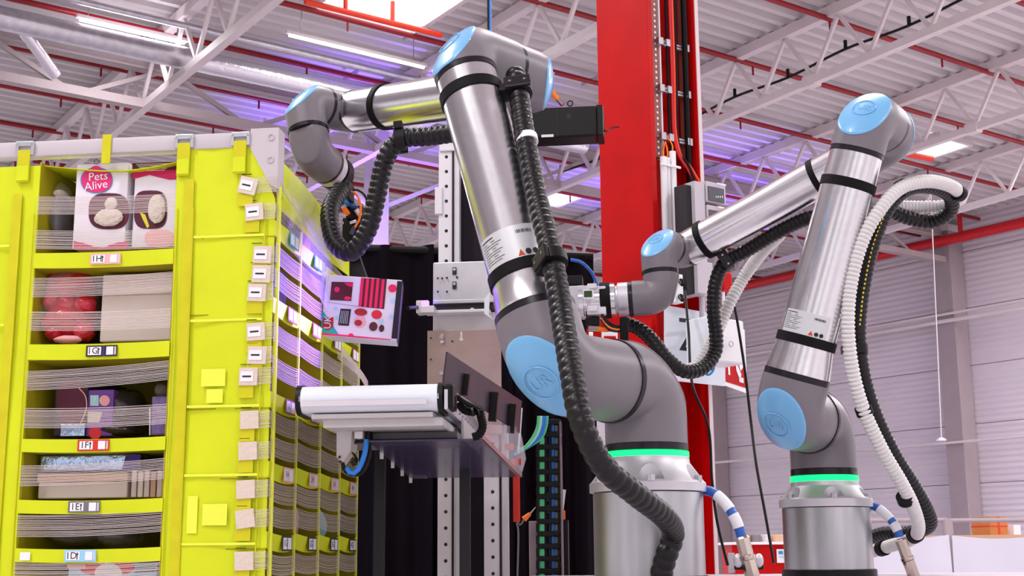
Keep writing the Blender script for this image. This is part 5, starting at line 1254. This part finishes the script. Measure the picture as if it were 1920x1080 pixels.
# ================================================================== BACKGROUND AT THE RIGHT
FY = 12.0
for u0, u1, lab in ((1620, 1780, 'white sheeted fence panel beside the smaller robot pedestal'), (1784, 1960, 'white sheeted fence panel below the brown carton'), (1964, 2140, 'white sheeted fence panel beyond the brown carton')):
    p0, p1 = P(u0, 1004, FY), P(u1, 1004, FY); top = p0.z
    e = thing('fence_panel', lab, 'fence', (p0+p1)/2*1.0-UP*top, 'white fence panels')
    def fn(u, v):
        p = p0.lerp(p1, u); return V((p.x, p.y+.02*math.sin(u*9+v*4)+.03*(1-v)*math.sin(u*5), .1+(top-.1)*v-.03*math.sin(u*math.pi)*v))
    B().grid(fn, 20, 10, V((0, .01, 0))).build('sheet', 'tarp', e, smooth=70)
    for p in (p0, p1): B().cyl(V((p.x, p.y+.05, 0)), V((p.x, p.y+.05, top+.14)), .035, seg=10).build('post', 'pillar', e)
    B().cyl(V((p0.x, p0.y+.05, top+.13)), V((p1.x, p1.y+.05, top+.13)), .02, seg=8).build('top_rail', 'pillar', e)
sh = thing('storage_table', 'pale shelf table carrying cartons behind the white fence', 'table', P(1850, 1008, 14).xy.to_3d())
c = P(1850, 1004, 14); tz = c.z
B().box(V((c.x, c.y, tz-.03)), V((1.6, 0, 0)), V((0, .5, 0)), UP*.03).build('top', 'cardboard2', sh)
for dx in (-1.5, 1.5): B().box(V((c.x+dx, c.y, (tz-.06)/2)), V((.05, 0, 0)), V((0, .4, 0)), UP*(tz-.06)/2).build('leg', 'pillar', sh)
def carton(u0, v0, u1, v1, Y, mat, label, tape=True, grp=None, zb=None):
    b = B(); p = P((u0+u1)/2, v1, Y); m = mpx((u0+u1)/2, v1, Y); w = (u1-u0)*m; h_ = (v1-v0)*m; z0 = zb if zb is not None else p.z
    e = thing('carton', label, 'carton', V((p.x, p.y, z0)), grp)
    rx = V((math.cos(.5), math.sin(.5), 0)); ry = V((-math.sin(.5), math.cos(.5), 0))
    B().box(V((p.x, p.y+.1, z0+h_/2)), rx*w*.38, ry*w*.36, UP*h_/2, .003).build('body', mat, e)
    if tape: B().box(V((p.x, p.y+.1, z0+h_/2)), rx*w*.385, ry*w*.365, UP*h_*.04).build('tape', 'tape', e); B().box(V((p.x, p.y+.1, z0+h_/2)), rx*w*.05, ry*w*.366, UP*(h_*.505)).build('tape', 'tape', e)
carton(1832, 970, 1894, 1004, 14, 'cardboard', 'brown carton with orange tape on the table behind the white fence', zb=tz)
carton(1896, 985, 1920, 1004, 14.1, 'box_white', 'white carton beside the brown taped carton', False, zb=tz)
rc = thing('red_counter', 'dark red counter front with a white notice between the robots', 'counter', P(1430, 1040, 8).xy.to_3d())
p0, p1 = P(1372, 1022, 8), P(1492, 1022, 8)
B().abox(p0.x, p1.x, 8, 8.4, .02, P(1430, 1021, 8).z).build('front', 'red', rc); B().abox(p0.x-.02, p1.x+.02, 7.97, 8.42, P(1430, 1021, 8).z, P(1430, 1016, 8).z).build('top', 'paper', rc)
nt_ = bpx(B(), 1457, 1030, 1480, 1055, 7.96, .02).build('notice', 'paper', rc); bpx(B(), 1460, 1033, 1468, 1039, 7.955, .003).build('notice_mark', 'sign_blue', nt_); bpx(B(), 1461, 1043, 1478, 1045, 7.955, .003).build('notice_line', 'lab_blue', nt_)
ztc = P(1430, 1016, 8).z
for k, (u0, u1, mt, lab) in enumerate(((1392, 1412, 'cardboard', 'small brown carton at the end of the red counter'), (1413, 1432, 'lab_grey', 'grey carton on the red counter'), (1433, 1452, 'plastic_grey', 'pale carton on the red counter beside the grey one'), (1453, 1478, 'cardboard2', 'tan carton on the red counter near the pedestal'))): carton(u0, 1002, u1, 1016, 8.1, mt, lab, False, zb=ztc)
fr_ = thing('shop_fittings', 'round silver clamp fittings behind the nickel plug', 'fitting', P(1405, 1066, 4.25))
for u in (1384, 1423): B().ell(P(u, 1051, 4.15), CX*.014, DP*.014, UP*.022, 14, 10).build('knob', 'alu_matt', fr_, smooth=60)
bpx(B(), 1378, 1060, 1432, 1068, 4.15, .05, .003).build('bar', 'black', fr_)
bpx(B(), 1366, 1037, 1378, 1074, 4.2, .03, .001).build('bracket_plate', 'cabinet', fr_)
pl = thing('pendant_lamp', 'small white pendant hanging on a thin wire before the wall pillar', 'lamp', P(1765, 824, 26))
B().cyl(P(1765, 824, 26), P(1765, 640, 26)+UP*3, .012, seg=6).build('wire', 'steel_white', pl); B().lathe(P(1765, 826, 26), UP, [(0, .1), (.03, .08), (.06, .02)], 16).build('shade', 'paper', pl)
